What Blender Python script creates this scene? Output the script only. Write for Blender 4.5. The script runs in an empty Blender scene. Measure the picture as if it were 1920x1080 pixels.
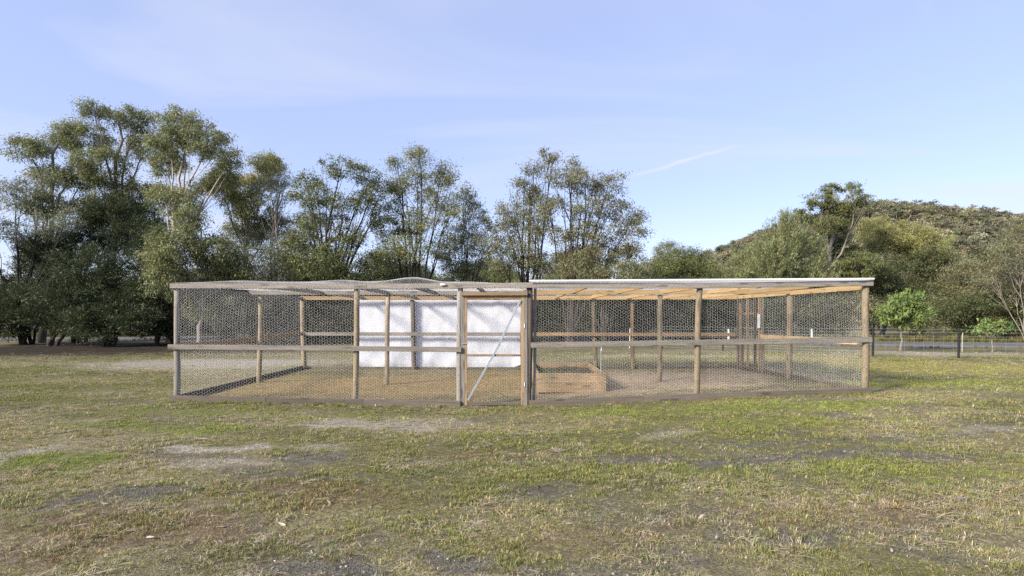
import bpy, bmesh, math, random
import numpy as np
from mathutils import Matrix, Vector

random.seed(7); RNG = np.random.default_rng(7)
sc = bpy.context.scene
COL = sc.collection
F = 1071.0; EYE = 1.58; HZ = 591.0

# ---------------------------------------------------------------- camera
cam_d = bpy.data.cameras.new('camera'); cam = bpy.data.objects.new('camera', cam_d); COL.objects.link(cam)
cam.location = (0, 0, EYE); cam.rotation_euler = (math.radians(90), 0, 0)
cam_d.sensor_width = 36.0; cam_d.lens = F / 1920 * 36.0
cam_d.shift_y = (HZ - 540) / 1920.0
cam_d.clip_start = 0.05; cam_d.clip_end = 3000
sc.camera = cam

# ---------------------------------------------------------------- world, sun, exposure
SUN_AZ = (-0.80, -0.60); SUN_EL = math.radians(28)
w = bpy.data.worlds.new('World'); sc.world = w; w.use_nodes = True
nt = w.node_tree; nt.nodes.clear()
def N(t, typ, **kw):
    n = t.nodes.new(typ)
    for k, v in kw.items(): setattr(n, k, v)
    return n
out = N(nt, 'ShaderNodeOutputWorld'); bg = N(nt, 'ShaderNodeBackground')
sky = N(nt, 'ShaderNodeTexSky', sky_type='NISHITA'); sky.sun_disc = False
sky.sun_elevation = SUN_EL; sky.sun_rotation = math.atan2(SUN_AZ[0], SUN_AZ[1])
sky.air_density = 1.0; sky.dust_density = 0.15; sky.ozone_density = 2.0
bg.inputs['Strength'].default_value = 0.14
tc = N(nt, 'ShaderNodeTexCoord')
sep = N(nt, 'ShaderNodeSeparateXYZ'); nt.links.new(tc.outputs['Generated'], sep.inputs[0])
def M(op, a, b=None, t=None):
    n = N(t or nt, 'ShaderNodeMath', operation=op)
    for i, v in enumerate((a, b)):
        if v is None: continue
        if isinstance(v, (int, float)): n.inputs[i].default_value = v
        else: (t or nt).links.new(v, n.inputs[i])
    return n.outputs[0]
zz = M('ADD', M('MAXIMUM', sep.outputs['Z'], 0.0), 0.12)
comb = N(nt, 'ShaderNodeCombineXYZ')
nt.links.new(M('MULTIPLY', M('DIVIDE', sep.outputs['X'], zz), 0.55), comb.inputs[0])
nt.links.new(M('MULTIPLY', M('DIVIDE', sep.outputs['Y'], zz), 1.3), comb.inputs[1])
cn = N(nt, 'ShaderNodeTexNoise'); cn.inputs['Scale'].default_value = 0.9; cn.inputs['Detail'].default_value = 7
cn.inputs['Roughness'].default_value = 0.52; cn.inputs['Distortion'].default_value = 0.7
nt.links.new(comb.outputs[0], cn.inputs['Vector'])
cr = N(nt, 'ShaderNodeMapRange'); cr.inputs['From Min'].default_value = 0.47; cr.inputs['From Max'].default_value = 0.80
cr.inputs['To Max'].default_value = 0.8; cr.inputs['To Min'].default_value = 0.0
nt.links.new(cn.outputs['Fac'], cr.inputs['Value'])
# a short contrail, given by directions in the sky
def sdir(px, py):
    v = Vector(((px - 960) / F, 1.0, (HZ - py) / F)); v.normalize(); return v
ca, cb = sdir(1160, 338), sdir(1392, 270)
nrm = ca.cross(cb).normalized(); mid = (ca + cb).normalized(); half = (cb - ca).normalized()
def dotn(vec):
    n = N(nt, 'ShaderNodeVectorMath', operation='DOT_PRODUCT'); nt.links.new(tc.outputs['Generated'], n.inputs[0]); n.inputs[1].default_value = vec
    return n.outputs['Value']
wn = N(nt, 'ShaderNodeTexNoise'); wn.inputs['Scale'].default_value = 30; wn.inputs['Detail'].default_value = 4
nt.links.new(tc.outputs['Generated'], wn.inputs['Vector'])
wob = M('MULTIPLY', M('SUBTRACT', wn.outputs['Fac'], 0.5), 0.006)
off = M('ABSOLUTE', M('ADD', dotn(nrm), wob))
along = M('ABSOLUTE', dotn(half))
L2 = (cb - ca).length / 2
core = M('MAXIMUM', M('SUBTRACT', 1.0, M('DIVIDE', off, 0.0042)), 0.0)
ends = M('MAXIMUM', M('SUBTRACT', 1.0, M('DIVIDE', along, L2)), 0.0)
trail = M('MULTIPLY', M('MULTIPLY', core, M('POWER', ends, 0.7)), 0.9)
trail = M('MULTIPLY', trail, M('GREATER_THAN', dotn(mid), 0.5))
fac = M('MINIMUM', M('ADD', cr.outputs[0], trail), 0.9)
tintm = N(nt, 'ShaderNodeMix', data_type='RGBA', blend_type='MULTIPLY'); tintm.inputs[0].default_value = 1.0
nt.links.new(sky.outputs[0], tintm.inputs[6]); tintm.inputs[7].default_value = (1.0, .90, 1.02, 1)
veil = N(nt, 'ShaderNodeMix', data_type='RGBA'); veil.inputs[0].default_value = 0.66; nt.links.new(tintm.outputs[2], veil.inputs[6]); veil.inputs[7].default_value = (1.72, 2.0, 2.95, 1)
mx = N(nt, 'ShaderNodeMix', data_type='RGBA'); nt.links.new(fac, mx.inputs[0]); nt.links.new(veil.outputs[2], mx.inputs[6])
mx.inputs[7].default_value = (2.6, 2.75, 3.15, 1)
nt.links.new(mx.outputs[2], bg.inputs['Color']); nt.links.new(bg.outputs[0], out.inputs[0])

sd = bpy.data.lights.new('sun', 'SUN'); so = bpy.data.objects.new('sun', sd); COL.objects.link(so)
sd.energy = 4.1; sd.angle = math.radians(12); sd.color = (1.0, 0.90, 0.75)
_v = Vector((SUN_AZ[0], SUN_AZ[1], 0)).normalized() * math.cos(SUN_EL); _v.z = math.sin(SUN_EL)
so.rotation_euler = _v.to_track_quat('Z', 'Y').to_euler(); so.location = (-20, -10, 20)
sc.view_settings.view_transform = 'Standard'; sc.view_settings.look = 'None'
sc.view_settings.gamma = 1.0; sc.view_settings.use_curve_mapping = False
sc.view_settings.exposure = 1.15
sc.cycles.max_bounces = 6; sc.cycles.transparent_max_bounces = 12
sc.cycles.use_denoising = False; sc.cycles.sample_clamp_indirect = 2.5; sc.cycles.sample_clamp_direct = 6.0

# ---------------------------------------------------------------- noise + terrain
def _hash(ix, iy, s):
    h = (ix.astype(np.int64) * 374761393 + iy.astype(np.int64) * 668265263 + s * 1442695041) & 0x7fffffff
    h = (h ^ (h >> 13)) * 1274126177 & 0x7fffffff
    return ((h ^ (h >> 16)) & 0xffff) / 65535.0
def vnoise(x, y, s=0):
    x = np.asarray(x, float); y = np.asarray(y, float)
    ix = np.floor(x); iy = np.floor(y); fx = x - ix; fy = y - iy
    fx = fx * fx * (3 - 2 * fx); fy = fy * fy * (3 - 2 * fy)
    a = _hash(ix, iy, s); b = _hash(ix + 1, iy, s); c = _hash(ix, iy + 1, s); d = _hash(ix + 1, iy + 1, s)
    return (a * (1 - fx) + b * fx) * (1 - fy) + (c * (1 - fx) + d * fx) * fy
def fbm(x, y, s=0, o=4):
    t = 0; a = 0.5; n = 0
    for i in range(o):
        t = t + a * vnoise(x * 2 ** i, y * 2 ** i, s + i * 17); n += a; a *= 0.55
    return t / n
def gz(x, y):
    x = np.asarray(x, float); y = np.asarray(y, float)
    b = np.interp(x, [-40, -12, -6.2, -1, 0.3, 3, 6.5, 12, 22, 60], [0, .05, 0, -.10, -.09, .02, .14, .2, .2, 0])
    f = np.interp(y, [0, 5, 8, 11.5, 16, 22, 30], [.3, .7, 1, 1, .25, .1, 0])
    bump = (fbm(x / 1.3, y / 1.3, 5, 3) - .5) * .05 * np.interp(y, [0, 9.5, 10.3, 17, 19, 40], [1, 1, .25, .25, 1, 1])
    return b * f + bump
def gzf(x, y): return float(gz(np.array([x]), np.array([y]))[0])
def ground_pt(px, py, z=0.0):
    d = (EYE - z) * F / (py - HZ); return ((px - 960) * d / F, d)
def at(px, py, d): return Vector(((px - 960) * d / F, d, EYE - (py - HZ) * d / F))

# patches given by where they lie on the ground: kind, centre, half-sizes (m)
PATCH = []
def patch(kind, px, py, rx, ry, k=1.0):
    x, y = ground_pt(px, py, gzf(*ground_pt(px, py)))
    _, y1 = ground_pt(px, py - ry); _, y2 = ground_pt(px, py + ry)
    PATCH.append((kind, x, y, rx * y / F, max(abs(y1 - y2) / 2, .12), k))
for a in [('sand', 395, 846, 40, 7, .9), ('sand', 470, 840, 55, 5, 1), ('sand', 505, 856, 45, 5, .9), ('sand', 425, 866, 45, 6, .8), ('sand', 600, 843, 60, 4, .7), ('soil', 560, 858, 110, 7, .8), ('soil', 480, 880, 90, 8, .6), ('sand', 345, 880, 40, 5, .6), ('sand', 195, 793, 30, 4, .8),
          ('sand', 10, 850, 40, 11, .8), ('sand', 730, 795, 90, 6, .75), ('sand', 640, 803, 55, 4, .9), ('sand', 820, 787, 60, 5, .6),
          ('soil', 80, 940, 70, 12, .9), ('soil', 230, 935, 120, 16, .9), ('soil', 560, 900, 140, 14, .6), ('sand', 1240, 820, 60, 6, .5),
          ('soil', 1250, 862, 180, 9, .8), ('soil', 1600, 856, 300, 9, .8), ('soil', 1500, 825, 260, 6, .6), ('sand', 1830, 806, 70, 4, .5),
          ('soil', 640, 1062, 110, 22, 1), ('soil', 880, 1045, 110, 18, .9), ('soil', 1020, 920, 120, 14, .7), ('soil', 1560, 1010, 160, 22, .7),
          ('soil', 1330, 950, 120, 14, .5), ('soil', 1100, 1060, 120, 20, .7), ('soil', 60, 1010, 80, 14, .4), ('soil', 1300, 1050, 90, 20, .6),
          ('lush', 380, 772, 120, 8, .7), ('lush', 130, 862, 130, 14, .8), ('lush', 400, 806, 70, 9, .8), ('lush', 240, 800, 130, 7, .5),
          ('lush', 1180, 772, 130, 6, .8), ('lush', 1420, 764, 200, 8, .8), ('lush', 1640, 757, 80, 6, .8), ('lush', 660, 783, 60, 6, .6),
          ('lush', 1500, 790, 250, 8, .5), ('lush', 1700, 700, 180, 8, .35), ('lush', 1750, 722, 160, 12, .5), ('lush', 1450, 880, 250, 12, .45),
          ('lush', 1750, 890, 160, 14, .45), ('dry', 700, 722, 240, 18, 1), ('dry', 520, 735, 120, 8, .6), ('dry', 950, 715, 100, 20, .9),
          ('chip', 1250, 712, 170, 16, 1), ('chip', 1100, 738, 110, 8, .8), ('chip', 1420, 700, 90, 8, .7), ('sunlit_yel', 1770, 688, 190, 11, 1),  # last entry: sunlit strip of grass, its light put into the ground colour
          ('sunlit_yel', 1500, 672, 140, 8, .6), ('sand', 380, 682, 190, 9, .9), ('sand', 560, 678, 120, 6, .5), ('sand', 1720, 663, 75, 3.5, .95),
          ('sand', 1860, 664, 60, 2.5, .7), ('sand', 1250, 668, 150, 2.5, .6), ('litter', 120, 655, 260, 12, 1), ('litter', 420, 656, 140, 8, .8),  # leaf litter, with the shade under the left shrubs painted in
          ('brown', 250, 990, 260, 34, .9), ('brown', 60, 1040, 140, 34, .9), ('brown', 620, 930, 220, 24, .7), ('brown', 1650, 960, 220, 24, .6), ('brown', 1150, 1000, 220, 24, .5), ('brown', 900, 850, 160, 12, .5)]:
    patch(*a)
PC = {'sand': (.46, .42, .36), 'soil': (.165, .155, .142), 'lush': (.21, .232, .075), 'dry': (.41, .30, .15), 'chip': (.52, .42, .30),
      'sunlit_yel': (.34, .30, .12), 'litter': (.04, .03, .022), 'brown': (.22, .165, .105)}  # yellow holds painted sunlight; litter is darkened for the shade under shrubs
PG = {'sand': .12, 'soil': .22, 'lush': 1.3, 'dry': .75, 'chip': .08, 'sunlit_yel': 1.0, 'litter': .15, 'brown': .9}
def ground_cover(x, y):
    """bare-earth/turf colour and grass cover at ground points"""
    n1 = fbm(x / 2.6, y / 1.5, 11, 4); n2 = fbm(x / .7, y / .5, 23, 3); n3 = fbm(x / 5.0, y / 3.0, 37, 3)
    ol = np.array((.19, .182, .078)); tan = np.array((.32, .275, .17)); so_ = np.array((.15, .138, .122))
    a = np.clip((n1 - .36) / .3, 0, 1)[:, None]; b = np.clip((n2 - .52) / .22, 0, 1)[:, None]; c = np.clip((n3 - .45) / .3, 0, 1)[:, None]
    col = ol * (1 - a) + tan * a
    col = col * (1 - .55 * b) + so_ * .55 * b
    col = col * (1 - .25 * c) + np.array((.18, .19, .06)) * .25 * c
    g = 1.0 - .6 * b[:, 0] * a[:, 0]
    wx = x + (fbm(x / .8, y / .8, 51, 3) - .5) * 1.4; wy = y + (fbm(x / .7, y / .7, 77, 3) - .5) * .9
    edge = fbm(x / .35, y / .25, 91, 3) * .5 + fbm(x / .13, y / .10, 95, 2) * .5
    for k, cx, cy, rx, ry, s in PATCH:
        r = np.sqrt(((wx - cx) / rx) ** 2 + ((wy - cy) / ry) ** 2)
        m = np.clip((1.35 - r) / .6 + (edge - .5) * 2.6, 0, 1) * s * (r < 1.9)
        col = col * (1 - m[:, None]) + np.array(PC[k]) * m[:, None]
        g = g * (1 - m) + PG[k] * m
    return col, g

# ---------------------------------------------------------------- material helpers
def newmat(name):
    m = bpy.data.materials.new(name); m.use_nodes = True
    t = m.node_tree; b = t.nodes['Principled BSDF']; return m, t, b
def mixc(t, fac, a, b, blend='MIX'):
    n = N(t, 'ShaderNodeMix', data_type='RGBA', blend_type=blend)
    for i, v in ((0, fac), (6, a), (7, b)):
        if isinstance(v, (int, float)): n.inputs[i].default_value = v
        elif isinstance(v, tuple): n.inputs[i].default_value = (*v, 1) if len(v) == 3 else v
        else: t.links.new(v, n.inputs[i])
    return n.outputs[2]
def noise(t, vec, scale, detail=4, rough=.55):
    n = N(t, 'ShaderNodeTexNoise'); n.inputs['Scale'].default_value = scale; n.inputs['Detail'].default_value = detail
    n.inputs['Roughness'].default_value = rough
    if vec is not None: t.links.new(vec, n.inputs['Vector'])
    return n.outputs['Fac']
def ramp(t, fac, lo, hi):
    n = N(t, 'ShaderNodeMapRange'); n.inputs['From Min'].default_value = lo; n.inputs['From Max'].default_value = hi
    t.links.new(fac, n.inputs['Value']); return n.outputs[0]
def bump(t, b, h, strength, dist):
    n = N(t, 'ShaderNodeBump'); n.inputs['Strength'].default_value = strength; n.inputs['Distance'].default_value = dist
    t.links.new(h, n.inputs['Height']); t.links.new(n.outputs[0], b.inputs['Normal'])
def wood(name, c1, c2, c3, speck=.0, scale=1.0, base=False):
    """sawn or round timber: grain runs along local X"""
    m, t, b = newmat(name)
    tc = N(t, 'ShaderNodeTexCoord'); oi = N(t, 'ShaderNodeObjectInfo')
    mp = N(t, 'ShaderNodeMapping'); mp.inputs['Scale'].default_value = (1.2 * scale, 22 * scale, 22 * scale)
    add = N(t, 'ShaderNodeVectorMath', operation='ADD'); t.links.new(tc.outputs['Object'], add.inputs[0])
    cmb = N(t, 'ShaderNodeCombineXYZ')
    for i in range(3): t.links.new(M('MULTIPLY', oi.outputs['Random'], 17.0 + 7 * i, t), cmb.inputs[i])
    t.links.new(cmb.outputs[0], add.inputs[1]); t.links.new(add.outputs[0], mp.inputs[0])
    g = noise(t, mp.outputs[0], 1.6, 6, .6); bl = noise(t, add.outputs[0], 3.0, 4); fine = noise(t, add.outputs[0], 60, 3)
    c = mixc(t, ramp(t, g, .3, .7), c1, c2)
    c = mixc(t, ramp(t, bl, .48, .72), c, c3)
    if speck: c = mixc(t, M('MULTIPLY', ramp(t, fine, .52, .66), speck, t), c, (.05, .042, .035))
    vo = N(t, 'ShaderNodeTexVoronoi'); mk = N(t, 'ShaderNodeMapping'); mk.inputs['Scale'].default_value = (2.2, 9, 9)
    t.links.new(add.outputs[0], mk.inputs[0]); t.links.new(mk.outputs[0], vo.inputs['Vector']); vo.inputs['Scale'].default_value = 1.0
    kn = N(t, 'ShaderNodeMapRange'); kn.inputs['From Min'].default_value = .26; kn.inputs['From Max'].default_value = .14; t.links.new(vo.outputs['Distance'], kn.inputs['Value'])
    c = mixc(t, M('MULTIPLY', kn.outputs[0], .6, t), c, tuple(x * .4 for x in c1))
    if base:   # earth-stained foot of a post
        sx_ = N(t, 'ShaderNodeSeparateXYZ'); t.links.new(tc.outputs['Object'], sx_.inputs[0])
        ft = N(t, 'ShaderNodeMapRange'); ft.inputs['From Min'].default_value = .5; ft.inputs['From Max'].default_value = .15
        t.links.new(M('ADD', sx_.outputs['X'], M('MULTIPLY', bl, .25, t), t), ft.inputs['Value'])
        c = mixc(t, M('MULTIPLY', ft.outputs[0], .6, t), c, (.09, .075, .058))
    v = N(t, 'ShaderNodeHueSaturation'); t.links.new(M('ADD', M('MULTIPLY', oi.outputs['Random'], .4, t), .8, t), v.inputs['Value'])
    t.links.new(c, v.inputs['Color']); t.links.new(v.outputs[0], b.inputs['Base Color'])
    b.inputs['Roughness'].default_value = .85; b.inputs['Specular IOR Level'].default_value = .2
    bump(t, b, g, .5, .004)
    return m
MW = wood('weathered_timber', (.15, .137, .122), (.29, .268, .24), (.215, .198, .18), .5)
MD = wood('dark_timber', (.085, .072, .062), (.16, .135, .11), (.11, .095, .085), .5)  # evenly darker timber for low boards and some posts
MP = wood('round_pine_pole', (.22, .178, .122), (.32, .262, .182), (.18, .155, .12), .85, base=True)
MO = wood('fresh_pine', (.47, .315, .15), (.64, .48, .27), (.54, .37, .19), .15)
MB = wood('brown_timber', (.20, .135, .08), (.32, .225, .14), (.25, .18, .12), .3)
MS = wood('sleeper_pine', (.25, .175, .10), (.42, .31, .19), (.22, .17, .12), .5)
def plain(name, col, rough=.6, metal=0.0, var=.15, vs=8):
    m, t, b = newmat(name); tc = N(t, 'ShaderNodeTexCoord')
    f = noise(t, tc.outputs['Object'], vs, 5)
    c = mixc(t, ramp(t, f, .3, .7), tuple(x * (1 - var) for x in col), tuple(min(1, x * (1 + var)) for x in col))
    t.links.new(c, b.inputs['Base Color']); b.inputs['Roughness'].default_value = rough; b.inputs['Metallic'].default_value = metal
    return m
M_WIRE = plain('galvanised_wire', (.66, .66, .66), .75, .0)
M_FWIRE = plain('fence_wire', (.42, .48, .46), .5, .4)
M_GALV = plain('galvanised_strap', (.48, .53, .58), .38, .75)
M_BLACK = plain('black_steel', (.015, .015, .016), .5)
M_WHITE = plain('white_plastic', (.72, .72, .70), .45, 0, .06)
M_GUARD = plain('weathered_tree_guard', (.42, .44, .44), .5, 0, .1)
M_ROPE = plain('blue_rope', (.38, .55, .72), .7)
M_SOILB = plain('bed_soil', (.055, .042, .032), .95, 0, .5, 14)
M_ROCK = plain('pale_rock', (.42, .38, .36), .9, 0, .25, .35)
def sheetmat(name, col, trans):
    m, t, b = newmat(name); tc = N(t, 'ShaderNodeTexCoord')
    f = noise(t, tc.outputs['Object'], 1.3, 5)
    c = mixc(t, ramp(t, f, .3, .75), tuple(x * .93 for x in col), col)
    t.links.new(c, b.inputs['Base Color']); b.inputs['Roughness'].default_value = .6
    tr = N(t, 'ShaderNodeBsdfTranslucent'); t.links.new(c, tr.inputs[0])
    ms = N(t, 'ShaderNodeMixShader'); ms.inputs[0].default_value = trans
    t.links.new(b.outputs[0], ms.inputs[1]); t.links.new(tr.outputs[0], ms.inputs[2])
    t.links.new(ms.outputs[0], t.nodes['Material Output'].inputs[0]); return m
M_TARP = sheetmat('white_woven_sheet', (.83, .86, .93), .4)
_t = M_TARP.node_tree; _b = _t.nodes['Principled BSDF']; _c = _b.inputs['Base Color'].links[0].from_socket; _tc = N(_t, 'ShaderNodeTexCoord'); _s = N(_t, 'ShaderNodeSeparateXYZ'); _t.links.new(_tc.outputs['Object'], _s.inputs[0])
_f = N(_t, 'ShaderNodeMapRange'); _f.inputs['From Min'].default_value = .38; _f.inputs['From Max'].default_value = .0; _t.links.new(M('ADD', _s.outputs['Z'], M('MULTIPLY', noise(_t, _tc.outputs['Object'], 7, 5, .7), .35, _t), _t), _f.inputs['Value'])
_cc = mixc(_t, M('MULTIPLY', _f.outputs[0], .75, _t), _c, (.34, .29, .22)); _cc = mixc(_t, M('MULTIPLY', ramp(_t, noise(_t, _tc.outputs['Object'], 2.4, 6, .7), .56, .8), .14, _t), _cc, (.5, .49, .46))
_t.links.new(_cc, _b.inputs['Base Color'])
for _n in _t.nodes:
    if _n.type == 'BSDF_TRANSLUCENT': _t.links.new(_cc, _n.inputs[0])
M_POLY = sheetmat('white_roof_sheet', (.86, .87, .88), .7)
_t = M_POLY.node_tree; _tp = N(_t, 'ShaderNodeBsdfTransparent'); _mo = _t.nodes['Material Output']; _prev = _mo.inputs[0].links[0].from_socket
_mm = N(_t, 'ShaderNodeMixShader'); _mm.inputs[0].default_value = .68; _t.links.new(_prev, _mm.inputs[1]); _t.links.new(_tp.outputs[0], _mm.inputs[2]); _t.links.new(_mm.outputs[0], _mo.inputs[0])
def leafmat(name, col, trans=.3):
    m, t, b = newmat(name)
    at_ = N(t, 'ShaderNodeAttribute'); at_.attribute_name = 'tint'
    oi = N(t, 'ShaderNodeObjectInfo')
    c = mixc(t, 1.0, col, at_.outputs['Color'], 'MULTIPLY')
    t.links.new(c, b.inputs['Base Color']); b.inputs['Roughness'].default_value = .5
    b.inputs['Specular IOR Level'].default_value = .35
    tr = N(t, 'ShaderNodeBsdfTranslucent'); t.links.new(c, tr.inputs[0])
    ms = N(t, 'ShaderNodeMixShader'); ms.inputs[0].default_value = trans
    t.links.new(b.outputs[0], ms.inputs[1]); t.links.new(tr.outputs[0], ms.inputs[2])
    t.links.new(ms.outputs[0], t.nodes['Material Output'].inputs[0]); return m
LM = {'olive': leafmat('olive_leaves', (.198, .215, .098)), 'dark': leafmat('dark_leaves', (.056, .074, .034)),
      'mid': leafmat('mid_green_leaves', (.14, .158, .058)), 'grey': leafmat('grey_green_leaves', (.20, .215, .135)),
      'yellow': leafmat('yellow_green_leaves', (.265, .265, .10)), 'fresh': leafmat('fresh_leaves', (.18, .245, .075), .35),
      'deep': leafmat('deep_green_leaves', (.095, .108, .045)), 'brown': leafmat('brown_olive_leaves', (.182, .182, .098))}
BARK = {'dark': wood('dark_bark', (.022, .019, .017), (.05, .043, .038), (.035, .03, .026)),  # dark bark, blackened further to hold the shade of the crowns
        'pale': wood('pale_bark', (.26, .23, .20), (.42, .39, .35), (.20, .17, .15)),
        'grey': wood('grey_bark', (.14, .125, .11), (.25, .225, .2), (.17, .15, .135))}

# ---------------------------------------------------------------- mesh helpers
def mesh_np(name, v, f, smooth=False):
    """v (n,3), f (m,k) arrays"""
    me = bpy.data.meshes.new(name); v = np.asarray(v, np.float32); f = np.asarray(f, np.int32)
    me.vertices.add(len(v)); me.vertices.foreach_set('co', v.ravel())
    k = f.shape[1]; me.loops.add(f.size); me.loops.foreach_set('vertex_index', f.ravel())
    me.polygons.add(len(f)); me.polygons.foreach_set('loop_start', np.arange(0, f.size, k, dtype=np.int32))
    me.polygons.foreach_set('loop_total', np.full(len(f), k, np.int32))
    if smooth: me.polygons.foreach_set('use_smooth', np.ones(len(f), bool))
    me.update(calc_edges=True); me.validate(); return me
def link(name, me, mat=None, parent=None, loc=(0, 0, 0), label=None, cat=None, group=None, kind=None):
    o = bpy.data.objects.new(name, me); COL.objects.link(o); o.location = loc
    if mat and me and not me.materials: me.materials.append(mat)
    if parent: o.parent = parent
    tag(o, label, cat, group, kind); return o
def tag(o, label=None, cat=None, group=None, kind=None):
    for k, v in (('label', label), ('category', cat), ('group', group), ('kind', kind)):
        if v: o[k] = v
    return o
def empty(name, loc, label=None, cat=None, group=None, parent=None):
    o = bpy.data.objects.new(name, None); COL.objects.link(o); o.location = loc; o.empty_display_size = .3
    if parent: o.parent = parent
    return tag(o, label, cat, group)
def copy_tree(o, parent=None):
    c = o.copy(); COL.objects.link(c); c.parent = parent
    for ch in o.children: copy_tree(ch, c)
    return c
def wloc(o):
    v = Vector(o.location)
    while o.parent: o = o.parent; v += Vector(o.location)
    return v
def box_mesh(L, W, H, bev=.004, sag=0.0):
    bm = bmesh.new(); bmesh.ops.create_cube(bm, size=1); bmesh.ops.scale(bm, vec=(L, W, H), verts=bm.verts)
    if bev: bmesh.ops.bevel(bm, geom=bm.edges[:], offset=min(bev, .3 * min(L, W, H)), segments=1, affect='EDGES')
    me = bpy.data.meshes.new('board'); bm.to_mesh(me); bm.free(); return me
def board(name, p0, p1, W, H, mat, parent, roll=0, **kw):
    """a sawn board from p0 to p1 (world), W thick, H high"""
    p0, p1 = Vector(p0), Vector(p1); d = p1 - p0
    o = link(name, box_mesh(d.length, W, H), mat, parent, **kw)
    q = d.to_track_quat('X', 'Z')
    if roll: q = q @ Matrix.Rotation(roll, 3, 'X').to_quaternion()
    o.rotation_mode = 'QUATERNION'; o.rotation_quaternion = q
    o.location = (p0 + p1) / 2 - (wloc(parent) if parent else Vector()); return o
class TB:
    def __init__(s): s.v = []; s.f = []; s.n = 0
    def tube(s, pts, rad, k=6, cap=True):
        pts = np.asarray(pts, float); n = len(pts); rad = np.broadcast_to(np.asarray(rad, float), (n,))
        tan = np.gradient(pts, axis=0); tan /= np.linalg.norm(tan, axis=1)[:, None] + 1e-9
        ref = np.array((0, 0, 1.)) if abs(tan[0][2]) < .8 else np.array((1., 0, 0))
        u = np.cross(tan, ref); u /= np.linalg.norm(u, axis=1)[:, None] + 1e-9; w_ = np.cross(tan, u)
        a = np.arange(k) * 2 * math.pi / k
        ring = pts[:, None, :] + rad[:, None, None] * (np.cos(a)[None, :, None] * u[:, None, :] + np.sin(a)[None, :, None] * w_[:, None, :])
        s.v.append(ring.reshape(-1, 3))
        i = np.arange(n - 1)[:, None] * k; j = np.arange(k)[None, :]; j2 = (j + 1) % k
        s.f.append(np.stack([i + j, i + j2, i + k + j2, i + k + j], -1).reshape(-1, 4) + s.n); s.n += n * k
        if cap:
            c0 = s.n; s.v.append(np.array([pts[-1]])); s.n += 1
            b = c0 - k; q = np.stack([b + np.arange(k), b + (np.arange(k) + 1) % k, np.full(k, c0), np.full(k, c0)], -1)
            s.caps = getattr(s, 'caps', []); s.caps.append(q[:, :3])
    def mesh(s, name, smooth=True):
        v = np.concatenate(s.v); f = np.concatenate(s.f)
        tri = np.concatenate([f[:, [0, 1, 2]], f[:, [0, 2, 3]]] + getattr(s, 'caps', []))
        return mesh_np(name, v, tri, smooth)
def pole(name, base, top, r0, r1, mat, parent, **kw):
    """a round pole; local X runs along it so that the grain does too"""
    base, top = Vector(base), Vector(top); d = top - base; L = d.length; n = 7
    t = TB(); x = np.linspace(0, L, n); ph = random.random() * 6
    pts = np.stack([x, .010 * np.sin(x * 2.1 + ph), .010 * np.cos(x * 1.7 + ph)], 1); pts[0, 1:] = 0; pts[-1, 1:] = 0
    t.tube(pts, np.linspace(r0, r1, n), 12)
    o = link(name, t.mesh('pole'), mat, parent, **kw)
    o.rotation_mode = 'QUATERNION'; o.rotation_quaternion = d.to_track_quat('X', 'Z')
    o.location = base - (wloc(parent) if parent else Vector()); return o

# ---------------------------------------------------------------- ground
def axis(fine0, fine1, step, lo, hi, grow=1.16):
    a = list(np.arange(fine0, fine1, step)); s = step
    while a[-1] < hi: s *= grow; a.append(a[-1] + s)
    s = step
    while a[0] > lo: s *= grow; a.insert(0, a[0] - s)
    return np.array(a)
gx = axis(-15, 18, .13, -900, 900); gy = axis(2.0, 23, .13, -60, 1200)
X, Y = np.meshgrid(gx, gy); xf, yf = X.ravel(), Y.ravel()
nx, ny = len(gx), len(gy)
idx = np.arange(nx * ny).reshape(ny, nx)
quads = np.stack([idx[:-1, :-1], idx[:-1, 1:], idx[1:, 1:], idx[1:, :-1]], -1).reshape(-1, 4)
gm = mesh_np('ground', np.stack([xf, yf, gz(xf, yf)], 1), quads, True)
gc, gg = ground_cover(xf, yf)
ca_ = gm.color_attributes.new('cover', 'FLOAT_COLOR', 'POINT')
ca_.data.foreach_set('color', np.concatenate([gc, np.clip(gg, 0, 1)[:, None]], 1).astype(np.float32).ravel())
m, t, b = newmat('paddock_ground')
at_ = N(t, 'ShaderNodeAttribute'); at_.attribute_name = 'cover'
geo = N(t, 'ShaderNodeNewGeometry')
f1 = noise(t, geo.outputs['Position'], 9, 6, .65); f2 = noise(t, geo.outputs['Position'], 55, 4, .6); f3 = noise(t, geo.outputs['Position'], 2.2, 5)
c = mixc(t, ramp(t, f2, .35, .68), mixc(t, 1.0, at_.outputs['Color'], (.30, .29, .28), 'MULTIPLY'), mixc(t, 1.0, at_.outputs['Color'], (1.25, 1.23, 1.2), 'MULTIPLY'))
c = mixc(t, ramp(t, f1, .44, .66), c, mixc(t, 1.0, at_.outputs['Color'], (.45, .44, .45), 'MULTIPLY'))
c = mixc(t, M('MULTIPLY', ramp(t, f3, .5, .7), .3, t), c, (.13, .115, .06))
t.links.new(c, b.inputs['Base Color']); b.inputs['Roughness'].default_value = .95; b.inputs['Specular IOR Level'].default_value = .15
hsum = M('ADD', M('MULTIPLY', f1, .7, t), M('MULTIPLY', f2, .45, t), t)
bump(t, b, hsum, .9, .05)
ground = link('ground', gm, m, kind='structure')

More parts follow.
